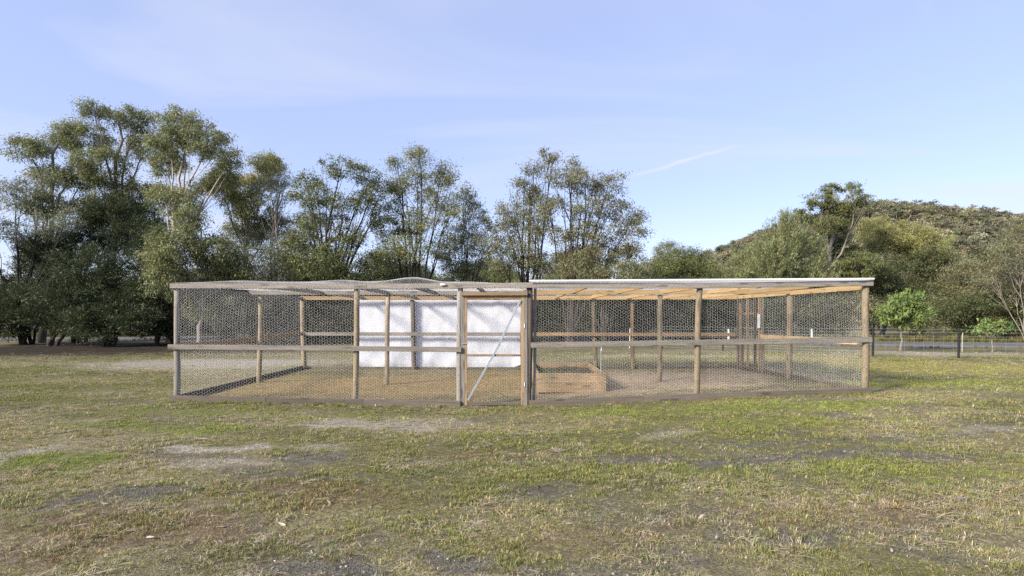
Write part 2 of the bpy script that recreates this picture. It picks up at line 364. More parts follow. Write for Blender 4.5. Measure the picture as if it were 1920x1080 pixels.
# road ribbon behind the paddock
rp = np.array([(75, 26), (45, 28), (30, 29.6), (19, 31), (12, 35.5), (4, 42), (-6, 44), (-16, 41), (-26, 38.5), (-45, 37.5), (-80, 38)], float)
tt = np.linspace(0, 1, len(rp)); ts = np.linspace(0, 1, 70)
rc = np.stack([np.interp(ts, tt, rp[:, 0]), np.interp(ts, tt, rp[:, 1])], 1)
for _ in range(6): rc[1:-1] = (rc[:-2] + 2 * rc[1:-1] + rc[2:]) / 4
tn = np.gradient(rc, axis=0); tn /= np.linalg.norm(tn, axis=1)[:, None]; nn = np.stack([-tn[:, 1], tn[:, 0]], 1)
rows = []
for k, o_ in enumerate((-2.5, -2.3, 0, 2.3, 2.5)):
    p = rc + nn * o_; z = gz(p[:, 0], p[:, 1]) + (.035 if abs(o_) < 2.4 else -.02) + (.03 if o_ == 0 else 0)
    rows.append(np.stack([p[:, 0], p[:, 1], z], 1))
rv = np.stack(rows, 1).reshape(-1, 3); ri = np.arange(70 * 5).reshape(70, 5)
rf = np.stack([ri[:-1, :-1], ri[:-1, 1:], ri[1:, 1:], ri[1:, :-1]], -1).reshape(-1, 4)
m, t, b = newmat('asphalt'); geo = N(t, 'ShaderNodeNewGeometry')
c = mixc(t, noise(t, geo.outputs['Position'], 40, 4), (.085, .086, .092), (.14, .142, .15)); c = mixc(t, ramp(t, noise(t, geo.outputs['Position'], .8, 4), .4, .7), c, (.15, .148, .145))
t.links.new(c, b.inputs['Base Color']); b.inputs['Roughness'].default_value = .95; b.inputs['Specular IOR Level'].default_value = .1
link('road', mesh_np('road', rv, rf, True), m, kind='structure')

# far hill
hp = np.array([(1000, 590), (1180, 540), (1270, 503), (1330, 482), (1400, 458), (1480, 430), (1560, 404), (1620, 392), (1680, 391), (1740, 396), (1800, 403),
               (1860, 408), (1920, 415), (2050, 440), (2300, 500), (2700, 585)], float)
def hill_z(x, y):
    px = 960 + x / np.maximum(y, 1) * F
    ridge = (HZ - np.interp(px, hp[:, 0], hp[:, 1]) - 9) / F * 420
    s = np.clip((y - 170) / 250, 0, 1); s = s * s * (3 - 2 * s)
    back = np.clip(1 - (y - 430) / 400, 0, 1)
    return ridge * s * np.where(y > 430, back, 1) + (fbm(x / 40, y / 40, 3, 3) - .5) * 9 * s - 1.2
hx = np.linspace(-60, 900, 110); hy = np.linspace(165, 820, 80); HX, HY = np.meshgrid(hx, hy)
hv = np.stack([HX.ravel(), HY.ravel(), hill_z(HX.ravel(), HY.ravel())], 1)
hi = np.arange(110 * 80).reshape(80, 110); hf = np.stack([hi[:-1, :-1], hi[:-1, 1:], hi[1:, 1:], hi[1:, :-1]], -1).reshape(-1, 4)
m, t, b = newmat('hill_scrub'); geo = N(t, 'ShaderNodeNewGeometry')
c = mixc(t, ramp(t, noise(t, geo.outputs['Position'], .08, 5), .35, .65), (.085, .082, .05), (.15, .135, .095)); t.links.new(c, b.inputs['Base Color']); b.inputs['Roughness'].default_value = .95
link('hill', mesh_np('hill', hv, hf, True), m, kind='structure')

# ---------------------------------------------------------------- wire netting
def hex_panel(W, H, s=.029, r=.0009, seed=0, zfun=None):
    """hexagon netting W x H in the local XZ plane from (0,0): real three-sided wires"""
    rg = np.random.default_rng(seed)
    cw, ch = 1.5 * s, math.sqrt(3) * s
    nc, nr = int(W / cw) + 1, int(H / ch) + 1
    seg = []
    i, j = np.meshgrid(np.arange(nc), np.arange(nr), indexing='ij'); i = i.ravel(); j = j.ravel()
    cx = i * cw; cz = j * ch + (i % 2) * ch / 2
    ang = [math.radians(a) for a in (0, 60, 120, 180)]
    cor = [np.stack([cx + s * math.cos(a), cz + s * math.sin(a)], 1) for a in ang]
    for k in range(3): seg.append(np.stack([cor[k], cor[k + 1]], 1))
    seg = np.concatenate(seg); seg = seg[(seg[..., 0].min(1) >= -.001) & (seg[..., 0].max(1) <= W + .001) & (seg[..., 1].max(1) <= H)]
    def warp(p):
        x, z = p[:, 0], p[:, 1]
        dx = (vnoise(x / .35, z / .35, seed + 1) - .5) * .028; dz = (vnoise(x / .4, z / .3, seed + 2) - .5) * .028
        dy = (vnoise(x / .6, z / .6, seed + 3) - .5) * .07
        return np.stack([x + dx, dy, z + dz], 1)
    a, b_ = warp(seg[:, 0]), warp(seg[:, 1])
    if zfun is not None: a, b_ = zfun(a), zfun(b_)
    d = b_ - a; d /= np.linalg.norm(d, axis=1)[:, None] + 1e-9
    ref = np.tile(np.array((0, 1., 0)) if zfun is None else np.array((0, 0, 1.)), (len(d), 1))
    u = np.cross(d, ref); u /= np.linalg.norm(u, axis=1)[:, None] + 1e-9; v = np.cross(d, u)
    vs = []
    for e in (a, b_):
        for k in range(3):
            an = k * 2 * math.pi / 3; vs.append(e + r * (math.cos(an) * u + math.sin(an) * v))
    n = len(a); V = np.stack(vs, 1).reshape(-1, 3); base = np.arange(n)[:, None] * 6
    q = np.array([(0, 1, 4, 3), (1, 2, 5, 4), (2, 0, 3, 5)])
    Fq = (base[:, None, :] + q[None]).reshape(-1, 4)
    return mesh_np('netting', V, Fq)
_pc = {}
def wire_panel(parent, p0, p1, z0, z1, name='wire_panel'):
    p0, p1 = Vector((p0[0], p0[1], 0)), Vector((p1[0], p1[1], 0)); Wd = (p1 - p0).length; Hh = z1 - z0
    key = (max(1.0, round(Wd)), 2.0 if Hh > 1.5 else round(Hh, 1))
    if key not in _pc: _pc[key] = hex_panel(key[0], key[1], seed=len(_pc) * 7 + 3)
    o = link(name, _pc[key], M_WIRE, parent, kind='stuff')
    o.scale = (Wd / key[0], 1, Hh / key[1]); o.rotation_euler = (0, 0, math.atan2(p1.y - p0.y, p1.x - p0.x))
    o.location = Vector((p0.x, p0.y, z0)) - wloc(parent); return o

# ---------------------------------------------------------------- the pen
YF, YM, YB = 10.5, 13.4, 16.7
pen = empty('animal_pen', (0, YF, gzf(0, YF)), 'long timber pole pen covered in chicken wire with a gate in the middle', 'pen')
def fx(px, d=YF): return (px - 960) * d / F
def fz(py, d=YF): return EYE - (py - HZ) * d / F
XL, XD, XR = -6.18, .31, 6.5
P = pen
# posts
def rpost(px_t, px_b, d, ztop, r, mat=MP):
    xb, xt = fx(px_b, d), fx(px_t, d); g = gzf(xb, d)
    return pole('post', (xb, d, g - .12), (xt, d, ztop), r, r * .93, mat, P)
rpost(333, 331, YF, 2.07, .055, MW); rpost(669, 666, YF, 2.07, .053); rpost(863, 861, YF, 2.08, .055, MW)
rpost(993, 991, YF + .02, 2.09, .06, MD); rpost(1312, 1304, YF, 2.08, .058); rpost(1623, 1621, YF, 2.13, .062)
rpost(489, 485.5, YM, 2.05, .056); rpost(728, 724.5, YM, 2.06, .056); rpost(984, 984, YM, 2.06, .055, MD)
rpost(1238, 1236, YM, 2.06, .06); rpost(1480, 1480, YM, 2.09, .07)
rpost(567, 571, YB, 2.03, .075); rpost(773, 777, YB, 2.03, .07, MD); rpost(980, 980, YB, 2.05, .06, MD)
rpost(1113, 1117, YB, 2.05, .06); rpost(1186, 1187, YB, 2.05, .055, MB); rpost(1389, 1390, YB, 2.06, .065, MB)
board('stud', (fx(1003), YF + .10, gzf(.4, YF) + .02), (fx(1004), YF + .10, 2.09), .09, .05, MW, P)
# front beams, rails and base boards
yb = YF - .075
board('top_beam', (fx(324), yb, 2.115), (fx(690), yb, 2.105), .045, .09, MW, P)
board('top_beam', (fx(690) + .003, yb, 2.105), (fx(997), yb, 2.125), .045, .09, MW, P)
board('top_beam', (fx(997) + .003, yb, 2.125), (fx(1330), yb, 2.12), .045, .10, MW, P)
board('top_beam', (fx(1330) + .003, yb, 2.12), (fx(1632), yb, 2.165), .045, .10, MW, P)
board('mid_rail', (fx(320), yb, fz(650)), (fx(866), yb, fz(655)), .04, .09, MW, P)
board('mid_rail', (fx(995), yb, fz(647)), (fx(1630), yb, fz(636.5)), .04, .10, MW, P)
def bboard(x0, x1, y0, y1, h=.1, mat=MD, n=3):
    for k in range(n):
        a, c_ = k / n, (k + 1) / n
        pa = (x0 + (x1 - x0) * a, y0 + (y1 - y0) * a); pb = (x0 + (x1 - x0) * c_, y0 + (y1 - y0) * c_)
        za, zb = gzf(*pa) + h / 2 - .015, gzf(*pb) + h / 2 - .015
        e = .002 * Vector((x1 - x0, y1 - y0, 0)).normalized()
        board('base_board', Vector((*pa, za)) + e, Vector((*pb, zb)) - e, .045, h, mat, P)
bboard(fx(322), fx(864), yb, yb, .13, MD); bboard(fx(992), fx(1629), yb, yb, .13, MD)
bboard(XL, XL + .05, YF, YB, .12); bboard(XR, XR, YF, YB, .12); bboard(XD, XD, YF + .1, YB, .1)
bboard(XL + .08, XD - .05, YB + .06, YB + .06, .09, MD); bboard(XD + .05, XR, YB + .06, YB + .06, .09, MD)
# side, back and middle beams and rails
board('top_beam', (XL, YF + .06, 2.07), (XL + .06, YB, 2.06), .05, .1, MW, P); board('top_beam', (XR, YF + .06, 2.10), (XR, YB, 2.10), .05, .1, MO, P)
board('top_beam', (XD, YF + .16, 2.09), (XD, YB, 2.08), .05, .1, MB, P)
board('back_beam', (XL, YB - .09, 2.075), (XD - .03, YB - .09, 2.075), .045, .11, MB, P); board('back_beam', (XD + .03, YB - .09, 2.085), (XR + .05, YB - .09, 2.10), .045, .12, MO, P)
board('purlin', (XL + .05, YM - .08, 2.10), (XD - .03, YM - .08, 2.10), .045, .09, MW, P); board('purlin', (XD + .03, YM - .08, 2.115), (XR - .03, YM - .08, 2.125), .045, .10, MO, P)
board('mid_rail', (XL + .07, YF + .09, 1.0), (XL + .09, YB, 1.04), .04, .1, MB, P); board('mid_rail', (XR - .08, YF + .09, 1.08), (XR - .08, 14.75, 1.03), .04, .1, MO, P)
board('mid_rail', (XL + .08, YB - .09, 1.035), (XD, YB - .09, 1.03), .035, .1, MW, P); board('mid_rail', (XD + .03, YB - .09, 1.03), (XR, YB - .09, 1.01), .035, .1, MB, P)
# rafters
for x in (-4.45, -2.92, -1.82, -.64):
    board('rafter', (x, YF - .05, 2.115), (x, YM - .11, 2.105), .04, .085, MW, P); board('rafter', (x + .1, YM - .05, 2.10), (x + .1, YB - .12, 2.09), .04, .085, MW, P)
for x in (1.38, 2.42, 3.45, 4.55, 5.5):
    board('rafter', (x, YF - .05, 2.12), (x, YM - .11, 2.115), .042, .09, MO, P); board('rafter', (x - .12, YM - .05, 2.115), (x - .12, YB - .12, 2.10), .042, .09, MO, P)
# roof sheets over the right half: corrugated white plastic, one sheet per strip
def corrugated(x0, x1, y0, y1, z0, z1):
    n = int((x1 - x0) / .019); xs = np.linspace(x0, x1, n); ys = np.linspace(y0, y1, 8)
    A, B = np.meshgrid(xs, ys); Z = np.interp(B, [y0, y1], [z0, z1]) + .009 * np.sin(A * 2 * math.pi / .076) + (A - x0) * .006
    top = np.stack([A, B, Z + .003], -1).reshape(-1, 3); bot = np.stack([A, B, Z], -1).reshape(-1, 3)
    i = np.arange(n * 8).reshape(8, n); q = np.stack([i[:-1, :-1], i[:-1, 1:], i[1:, 1:], i[1:, :-1]], -1).reshape(-1, 4)
    return mesh_np('roof_sheet', np.concatenate([top, bot]), np.concatenate([q, q[:, ::-1] + n * 8]), True)
for k in range(4):
    a = XD + .02 + k * 1.56
    o = link('roof_sheet', corrugated(a, a + 1.58, YF - .14, YB + .05, 2.19 + .004 * (k % 2) + k * .009, 2.165 + .004 * (k % 2) + k * .004), M_POLY, P); o.location = -wloc(P)
board('roof_edge', (XD, YF - .146, 2.205), (XR + .07, YF - .146, 2.243), .006, .028, M_WHITE, P)
# netting
zt = 2.14
wire_panel(P, (XL, yb + .022 + .013), (fx(667), yb + .035), .04, zt); wire_panel(P, (fx(667), yb + .035), (fx(863), yb + .035), -.06, zt)
wire_panel(P, (fx(994), YF + .07), (fx(1308), YF + .07), -.02, 2.09); wire_panel(P, (fx(1308), YF + .07), (XR, YF + .07), .08, 2.10)
wire_panel(P, (XL - .04, YF), (XL - .02, YM), .05, 2.08); wire_panel(P, (XL - .02, YM), (XL + .02, YB), .05, 2.06)
wire_panel(P, (XR + .06, YF), (XR + .07, YM), .12, 2.1); wire_panel(P, (XR + .07, YM), (XR + .07, 14.75), .08, 2.1)
wire_panel(P, (XD + .07, YF + .1), (XD + .07, YM), .0, 2.05); wire_panel(P, (XD + .07, YM), (XD + .07, YB), .0, 2.05)
for a, c_ in ((XL, -4.5), (-4.5, -2.88), (-2.88, .3), (.3, 2.42), (2.42, 3.54), (3.54, 6.65)): wire_panel(P, (a, YB + .025), (c_, YB + .025), .04, 2.05)
wire_panel(P, (XL - .02, yb - .03), (fx(667), yb - .03), 2.02, 2.17); wire_panel(P, (fx(667), yb - .03), (fx(990), yb - .03), 2.02, 2.17)
def roof_net(p):
    x, z, y = p[:, 0] + XL - .03, p[:, 1], p[:, 2] + YF - .1
    h = 2.175 + z * .5
    for bx, by, sx, sy, am in ((-1.85, 10.75, .5, .5, .115), (-5.0, 10.9, .9, .6, .05), (-3.1, 10.8, .35, .5, .045), (-3.4, 11.3, .5, .8, .03), (-1.0, 12, .6, .7, .02), (-4, 14.8, 1, 1, .05), (-1.4, 15, .8, .9, .05), (-5.2, 13, .6, .8, -.05)):
        h = h + am * np.exp(-((x - bx) / sx) ** 2 - ((y - by) / sy) ** 2)
    return np.stack([x, y, h], 1)
o = link('roof_netting', hex_panel(XD - XL + .03, YB - YF + .2, seed=99, zfun=roof_net), M_WIRE, P, kind='stuff'); o.location = -wloc(P)
# gate
gate = empty('gate', (0, 0, 0), parent=P)
gl, gr, gt, gb_ = fx(873.5), fx(980), fz(555), fz(760)
yg = YF - .02
board('jamb', (fx(868.5), yg, gzf(-.9, YF) - .02), (fx(868.5), yg, fz(549)), .05, .07, MW, P)
board('jamb', (fx(985.5), yg, gzf(.25, YF) - .02), (fx(985.5), yg, fz(544)), .05, .07, MW, P)
board('lintel', (fx(865), yg - .052, fz(551.5)), (fx(989), yg - .052, fz(551)), .045, .06, MB, P)
board('stile', (gl, yg, gb_), (gl, yg, gt), .045, .05, MB, gate); board('stile', (gr, yg, gb_), (gr, yg, gt), .045, .055, MB, gate)
board('top_rail', (gl + .027, yg, fz(558)), (gr - .03, yg, fz(558)), .04, .055, MB, gate); board('mid_rail', (gl + .027, yg, fz(666)), (gr - .03, yg, fz(666)), .04, .04, MB, gate)
board('bottom_rail', (gl + .027, yg, fz(757)), (gr - .03, yg, fz(756)), .045, .06, MD, gate)
board('brace', (gl + .04, yg - .035, fz(750)), (gl + .62, yg - .035, fz(645)), .006, .035, M_GALV, gate)
board('brace', (gl + .60, yg - .042, fz(647)), (gr - .04, yg - .042, fz(563)), .006, .035, M_GALV, gate)
board('latch', (fx(866), yg - .04, fz(643.5)), (fx(878), yg - .04, fz(643.5)), .012, .02, M_GALV, gate)
for zz_ in (fz(610), fz(720)):
    t_ = TB(); t_.tube(np.array([(gr + .035, yg - .03, zz_ - .05), (gr + .035, yg - .03, zz_ + .05)]), .008, 8); o = link('hinge', t_.mesh('hinge'), M_GALV, gate); o.location = -wloc(gate)
wire_panel(gate, (gl + .02, yg - .03), (gr - .02, yg - .03), fz(757), fz(558))
t_ = TB(); q = [at(858, 541, YF - .13), at(858, 600, YF - .11), at(861, 618, YF - .11), at(868, 643, YF - .08)]
t_.tube(np.array([(v.x, v.y, v.z) for v in q]), .0035, 6); o = link('rope', t_.mesh('rope'), M_ROPE, gate); o.location = -wloc(gate)
# side gate in the right wall, near the back corner
sg = empty('side_gate', (0, 0, 0), parent=P)
xs_ = XR
for y0, mt, h0 in ((14.80, MW, .0), (15.0, MB, .04), (15.28, MD, .05), (15.75, MB, .05), (16.12, MD, .05), (16.42, MD, .0)):
    g0 = gzf(xs_, y0); board('stile', (xs_, y0, g0 + h0), (xs_, y0, 2.05), .05, .06, mt, sg)
for z_, mt in ((1.62, MB), (1.22, MW), (.98, MW), (.22, MD)): board('rail', (xs_ + .035, 14.82, z_), (xs_ + .035, 16.4, z_), .02, .055, mt, sg)
wire_panel(sg, (xs_ + .06, 14.8), (xs_ + .06, 16.4), .08, 2.04)

# white sheet on the back wall
ns, ms_ = 90, 40
u, v = np.meshgrid(np.linspace(0, 1, ns), np.linspace(0, 1, ms_))
sx = -4.49 + u * 4.80; sz = .03 + v * 2.0 - .03 * (1 - v) * (vnoise(u * 9, u * 0, 4) - .3)
sy = YB + .11 + .03 * (vnoise(u * 14, v * 3, 8) - .5) + .018 * (vnoise(u * 40 + v * 6, v * 9, 12) - .5) + .05 * (1 - v) ** 2 * (vnoise(u * 7 + v, v * 2, 9) - .5) + .025 * np.sin((u * 5 - v * 1.5) * 6) * np.exp(-v * 3)
k_ = np.clip((u - .93) / .07, 0, 1) * np.clip(1 - v * 5, 0, 1); sz += .14 * k_; sy -= .10 * k_
tv = np.stack([sx, sy, sz], -1).reshape(-1, 3); bv = tv + np.array((0, .004, 0))
i = np.arange(ns * ms_).reshape(ms_, ns); q = np.stack([i[:-1, :-1], i[:-1, 1:], i[1:, 1:], i[1:, :-1]], -1).reshape(-1, 4)
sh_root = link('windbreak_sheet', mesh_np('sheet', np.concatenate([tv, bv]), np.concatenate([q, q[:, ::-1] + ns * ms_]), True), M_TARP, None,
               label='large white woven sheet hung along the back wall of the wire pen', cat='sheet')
# small white bottle float caught on the roof netting
t_ = TB(); t_.tube(np.array([(-.05, 0, 0), (-.045, 0, 0), (.035, 0, 0), (.045, 0, 0), (.06, 0, 0)]), np.array([.012, .02, .02, .011, .010]), 10)
link('plastic_tube', t_.mesh('tube'), M_WHITE, None, loc=(fx(832), yb - .045, 2.135), label='small pale plastic tube lying on the pen\'s front top beam', cat='tube')
# feeder bottle on side gate
o = link('feeder_panel', box_mesh(.03, .14, .36, .01), M_WHITE, None, loc=(XR - .05, 14.93, 1.42), label='white plastic feeder hanging on the side gate of the pen', cat='feeder')

# ---------------------------------------------------------------- raised garden bed
bx0, bx1, by0, by1 = .52, 1.98, 12.0, 14.8
bg0 = gzf(1.2, 12.6)
bed = empty('raised_bed', ((bx0 + bx1) / 2, (by0 + by1) / 2, bg0), 'rectangular raised garden bed of brown sleepers inside the pen', 'garden bed')
for k in range(2):
    z_ = bg0 + .08 + k * .205 + .02
    board('sleeper', (bx0, by0, z_), (bx1, by0, z_), .05, .2, MS, bed); board('sleeper', (bx0, by1, z_), (bx1, by1, z_), .05, .2, MS, bed)
    board('sleeper', (bx0 + .026, by0 + .03, z_ + .003), (bx0 + .026, by1 - .03, z_ + .003), .05, .2, MS, bed); board('sleeper', (bx1 - .026, by0 + .03, z_ + .003), (bx1 - .026, by1 - .03, z_ + .003), .05, .2, MS, bed)
board('corner_peg', (bx1 - .09, by0 + .9, bg0 + .1), (bx1 - .09, by0 + .9, bg0 + .375), .07, .07, MS, bed)
sxs = np.linspace(bx0 + .04, bx1 - .04, 26); sys_ = np.linspace(by0 + .04, by1 - .04, 46); A, B = np.meshgrid(sxs, sys_)
Z = bg0 + .27 + (fbm(A * 5, B * 5, 61, 4) - .5) * .16
i = np.arange(A.size).reshape(A.shape); q = np.stack([i[:-1, :-1], i[:-1, 1:], i[1:, 1:], i[1:, :-1]], -1).reshape(-1, 4)
o = link('soil', mesh_np('soil', np.stack([A.ravel(), B.ravel(), Z.ravel()], 1), q), M_SOILB, bed); o.location = -wloc(bed)
pole('garden_stake', (fx(1127, 12.15), 12.15, bg0 + .1), (fx(1128, 12.15), 12.15, fz(648, 12.15)), .012, .012, M_GALV, None, label='thin grey metal stake standing at the corner of the raised bed', cat='stake')

# ---------------------------------------------------------------- foliage
def leaves(cent, axis_, L, Wd, tint, rg, flat=.5):
    """kite-shaped leaves: cent (n,3), axis_ (n,3)"""
    n = len(cent); a = axis_ / (np.linalg.norm(axis_, axis=1)[:, None] + 1e-9)
    r = rg.normal(size=(n, 3)); s = np.cross(a, r); s /= np.linalg.norm(s, axis=1)[:, None] + 1e-9
    q_ = rg.uniform(.55, 1.0, n) + .45 * rg.random(n) ** 3; l = (L * q_ * rg.uniform(.8, 1.2, n))[:, None]; w_ = (Wd * q_ * rg.uniform(.75, 1.25, n))[:, None]
    nr = np.cross(a, s)
    v = np.stack([cent - a * l * .5 - s * w_ * .5, cent - a * l * .3 + s * w_ * .5 + nr * w_ * .2, cent + a * l * .5], 1).reshape(-1, 3)
    f = np.arange(n * 3).reshape(n, 3); t = np.repeat(tint, 3, axis=0)
    return v, f, t
STY = {  # leaf length, width, leaves per m2, clump radius, clumps per m2, axis bias (x,y,z), axis jitter, spray length
    'euc': (.155, .048, 2900, .16, 11, (0, 0, -1.0), .6, .34), 'tea': (.16, .038, 2700, .10, 17, (0, 0, .35), .45, .6),
    'round': (.12, .055, 2300, .16, 11, (0, 0, .5), .9, .1), 'airy': (.135, .046, 1550, .17, 9, (0, 0, -.4), .9, .1),
    'heath': (.17, .044, 1800, .07, 17, (0, 0, 1.6), .35, .75), 'tuft': (.18, .055, 2000, .13, 11, (0, 0, .8), .9, .0),
    'bush': (.155, .058, 1600, .2, 9, (0, 0, .2), 1.0, .15), 'twig': (.14, .046, 800, .15, 9, (0, 0, .4), .9, .25), 'broad': (.15, .075, 1500, .10, 20, (0, 0, .9), .7, .12)}
def crown_mesh(blobs, sty, seed, dens=1.0, tint_var=.3):
    """blobs: (cx,cy,cz,rx,ry,rz) in metres from the tree's foot"""
    rg = np.random.default_rng(seed); Lf, Wf, den, cr_, cpm, bias, jit, spray = STY[sty]
    V, Fc, T = [], [], []; nv = 0
    for cx, cy, cz, rx, ry, rz in blobs:
        area = math.pi * rx * rz; nc = max(5, int(cpm * area * 1.6)); nl = max(6, int(den * dens * area / nc))
        d = rg.normal(size=(nc, 3)); d /= np.linalg.norm(d, axis=1)[:, None]
        rad = rg.uniform(.25, 1.08, nc) ** .6
        cc = np.array((cx, cy, cz)) + d * rad[:, None] * np.array((rx, ry, rz))
        out_ = d * np.array((1, 1, .7)) + np.array(bias) + rg.normal(size=(nc, 3)) * .35
        out_ /= np.linalg.norm(out_, axis=1)[:, None]
        tt_ = rg.uniform(-.5, .5, (nc, nl, 1)) * spray
        cs = cr_ * rg.uniform(.6, 1.5, (nc, 1, 1))
        p = cc[:, None, :] + out_[:, None, :] * tt_ + rg.normal(size=(nc, nl, 3)) * cs * np.array((1.15, 1.15, .75))
        ax = (out_[:, None, :] if spray > .3 else np.array(bias)[None, None, :]) + rg.normal(size=(nc, nl, 3)) * jit
        br = rg.uniform(1 - tint_var, 1 + tint_var, (nc, 1)) * rg.uniform(.75, 1.25, (nc, nl))
        hue = rg.normal(0, .06, (nc, 1)) + rg.normal(0, .03, (nc, nl))
        tint = np.stack([br * (1 + hue), br, br * (1 - .4 * hue)], -1).reshape(-1, 3)
        kp = (rg.random((nc, nl)) < rg.uniform(.12, 1.1, (nc, 1))).ravel()
        v, f, t = leaves(p.reshape(-1, 3)[kp], ax.reshape(-1, 3)[kp], Lf, Wf, tint[kp], rg)
        V.append(v); Fc.append(f + nv); T.append(t); nv += len(v)
    me = mesh_np('crown', np.concatenate(V), np.concatenate(Fc)); T = np.concatenate(T)
    ca = me.color_attributes.new('tint', 'FLOAT_COLOR', 'POINT'); ca.data.foreach_set('color', np.concatenate([T, np.ones((len(T), 1))], 1).astype(np.float32).ravel())
    return me
def limb_pts(a, b, n, bow, rg, up=.3):
    a = np.asarray(a, float); b = np.asarray(b, float); t = np.linspace(0, 1, n)[:, None]
    L = np.linalg.norm(b - a); mid_ = (a + b) / 2 + np.array((0, 0, -up * L * .25)) * (1 if up else 0) + rg.normal(size=3) * bow * L
    p = (1 - t) ** 2 * a + 2 * t * (1 - t) * mid_ + t ** 2 * b
    p[1:-1] += rg.normal(size=(n - 2, 3)) * .012 * L
    return p
def trunk_mesh(blobs, mode, r0, seed, fork=.35, twigs=6):
    rg = np.random.default_rng(seed + 500); t = TB(); B = np.array(blobs)
    if mode == 'single':
        top = np.array((B[:, 0].mean() * .7, B[:, 1].mean(), B[:, 2].max() - B[np.argmax(B[:, 2]), 5] * .6))
        tp = limb_pts((0, 0, -.2), top, 12, .03, rg, 0); rr = r0 * np.linspace(1, .22, 12) ** .9; rr[0] *= 1.4
        t.tube(tp, rr, 9); zs = tp[:, 2]
        for b in blobs:
            z = np.clip(b[2] * rg.uniform(.5, .72), top[2] * fork, top[2] * .92)
            s = np.array([np.interp(z, zs, tp[:, k]) for k in range(3)]); rs = np.interp(z, zs, rr)
            e = np.array(b[:3]) + np.array((0, 0, b[5] * .3)); ln = np.linalg.norm(e - s); r_ = min(rs * .7, .018 + .012 * ln)
            lp = limb_pts(s, e, 8, .06, rg, .5); t.tube(lp, np.linspace(r_, .016, 8), 6)
            for k in range(twigs):
                d = rg.normal(size=3); d[2] = abs(d[2]) * .7; d /= np.linalg.norm(d)
                q0 = lp[rg.integers(3, 8)]; t.tube(limb_pts(q0, np.array(b[:3]) + d * np.array(b[3:6]) * .9, 5, .06, rg, .3), np.linspace(.018, .006, 5), 4)
    else:
        for b in blobs:
            e = np.array(b[:3]) + np.array((0, 0, b[5] * .4)); s0 = rg.normal(size=3) * r0 * .9; s0[2] = -.2
            n_ = 11; tt_ = np.linspace(0, 1, n_)[:, None]; m_ = np.array((e[0] * .28, e[1] * .28, e[2] * .52)) + rg.normal(size=3) * .12 * abs(e[2]) * np.array((.5, .5, .2))
            p = (1 - tt_) ** 2 * s0 + 2 * tt_ * (1 - tt_) * m_ + tt_ ** 2 * e; p[1:-1] += rg.normal(size=(n_ - 2, 3)) * .035
            t.tube(p, r0 * rg.uniform(.55, .9) * np.linspace(1, .16, n_), 7)
            for k in range(twigs):
                d = rg.normal(size=3); d[2] = abs(d[2]) * .8; d /= np.linalg.norm(d)
                q0 = p[rg.integers(5, n_)]; t.tube(limb_pts(q0, np.array(b[:3]) + d * np.array(b[3:6]) * .9, 5, .06, rg, .3), np.linspace(.022, .006, 5), 4)
    return t.mesh('trunk')
_ts = [100]
def tree(name, label, cat, bpx, d, blobs, sty, leaf, bark='dark', mode='multi', r0=.13, dens=1.0, group=None, twigs=6, depth=.9, tv=.3, fork=.35):
    _ts[0] += 1; rg = np.random.default_rng(_ts[0]); k = d / F
    bx = (bpx - 960) * k; z0 = gzf(bx, d); root = empty(name, (bx, d, z0), label, cat, group)
    bl = []
    for px, py, rx, ry in blobs:
        ryd = depth * (rx + ry) / 2 * k
        bl.append(((px - bpx) * k, rg.uniform(-1, 1) * 1.1 * min(1.6, ryd * 1.2), EYE - (py - HZ) * k - z0, rx * k, ryd, ry * k))
    link('trunk', trunk_mesh(bl, mode, r0, _ts[0], fork, twigs), BARK[bark], root)
    link('crown', crown_mesh(bl, sty, _ts[0], dens, tv), LM[leaf], root)
    return root
G1 = 'tall gum trees at the left'; G2 = 'dark shrubs under the gum trees'; G3 = 'trees behind the pen'; G4 = 'trees across the road at the right'
tree('gum_tree', 'leftmost tall gum tree with rounded olive crown', 'tree', 75, 33, [(115, 245, 60, 34), (65, 285, 38, 24), (140, 330, 40, 28), (92, 330, 40, 20), (92, 385, 40, 28), (140, 395, 34, 26)], 'euc', 'olive', 'grey', 'single', .2, 1, G1)
tree('gum_tree', 'tallest gum tree, its twin crown topping the left clump', 'tree', 200, 34, [(190, 214, 27, 17), (242, 222, 38, 24), (262, 268, 48, 30), (205, 315, 50, 32), (235, 358, 50, 26), (190, 390, 46, 28), (262, 400, 42, 28)], 'euc', 'olive', 'grey', 'single', .22, 1, G1)
tree('gum_tree', 'pale-trunked gum tree with broad crown right of the tallest', 'tree', 318, 32, [(345, 235, 38, 26), (335, 275, 44, 25), (405, 275, 42, 34), (300, 305, 36, 24), (372, 345, 30, 20), (440, 310, 22, 24), (345, 385, 38, 28), (300, 360, 34, 24), (410, 330, 34, 22)], 'euc', 'olive', 'pale', 'single', .17, 1, G1)
tree('gum_tree', 'yellowish gum tree at the right end of the tall clump', 'tree', 468, 35, [(482, 318, 36, 34), (445, 350, 32, 30), (512, 312, 26, 20), (470, 385, 38, 30), (415, 345, 25, 24), (450, 430, 40, 30), (500, 420, 36, 34)], 'euc', 'yellow', 'grey', 'single', .15, .9, G1)
tree('scraggly_tree', 'thin open tree with bare stems at the left edge', 'tree', 45, 31, [(20, 365, 46, 30), (65, 345, 30, 20), (-15, 420, 45, 38), (85, 425, 30, 28), (30, 440, 35, 28), (145, 415, 30, 24)], 'airy', 'grey', 'dark', 'multi', .10, .8, G1)
tree('tea_tree', 'dark feathery shrub at the far left edge of the paddock', 'shrub', 55, 31, [(40, 515, 75, 50), (0, 570, 70, 42), (90, 570, 60, 40), (-60, 540, 60, 60), (40, 460, 60, 35), (40, 612, 60, 24)], 'tea', 'dark', 'dark', 'multi', .13, 1, G2)
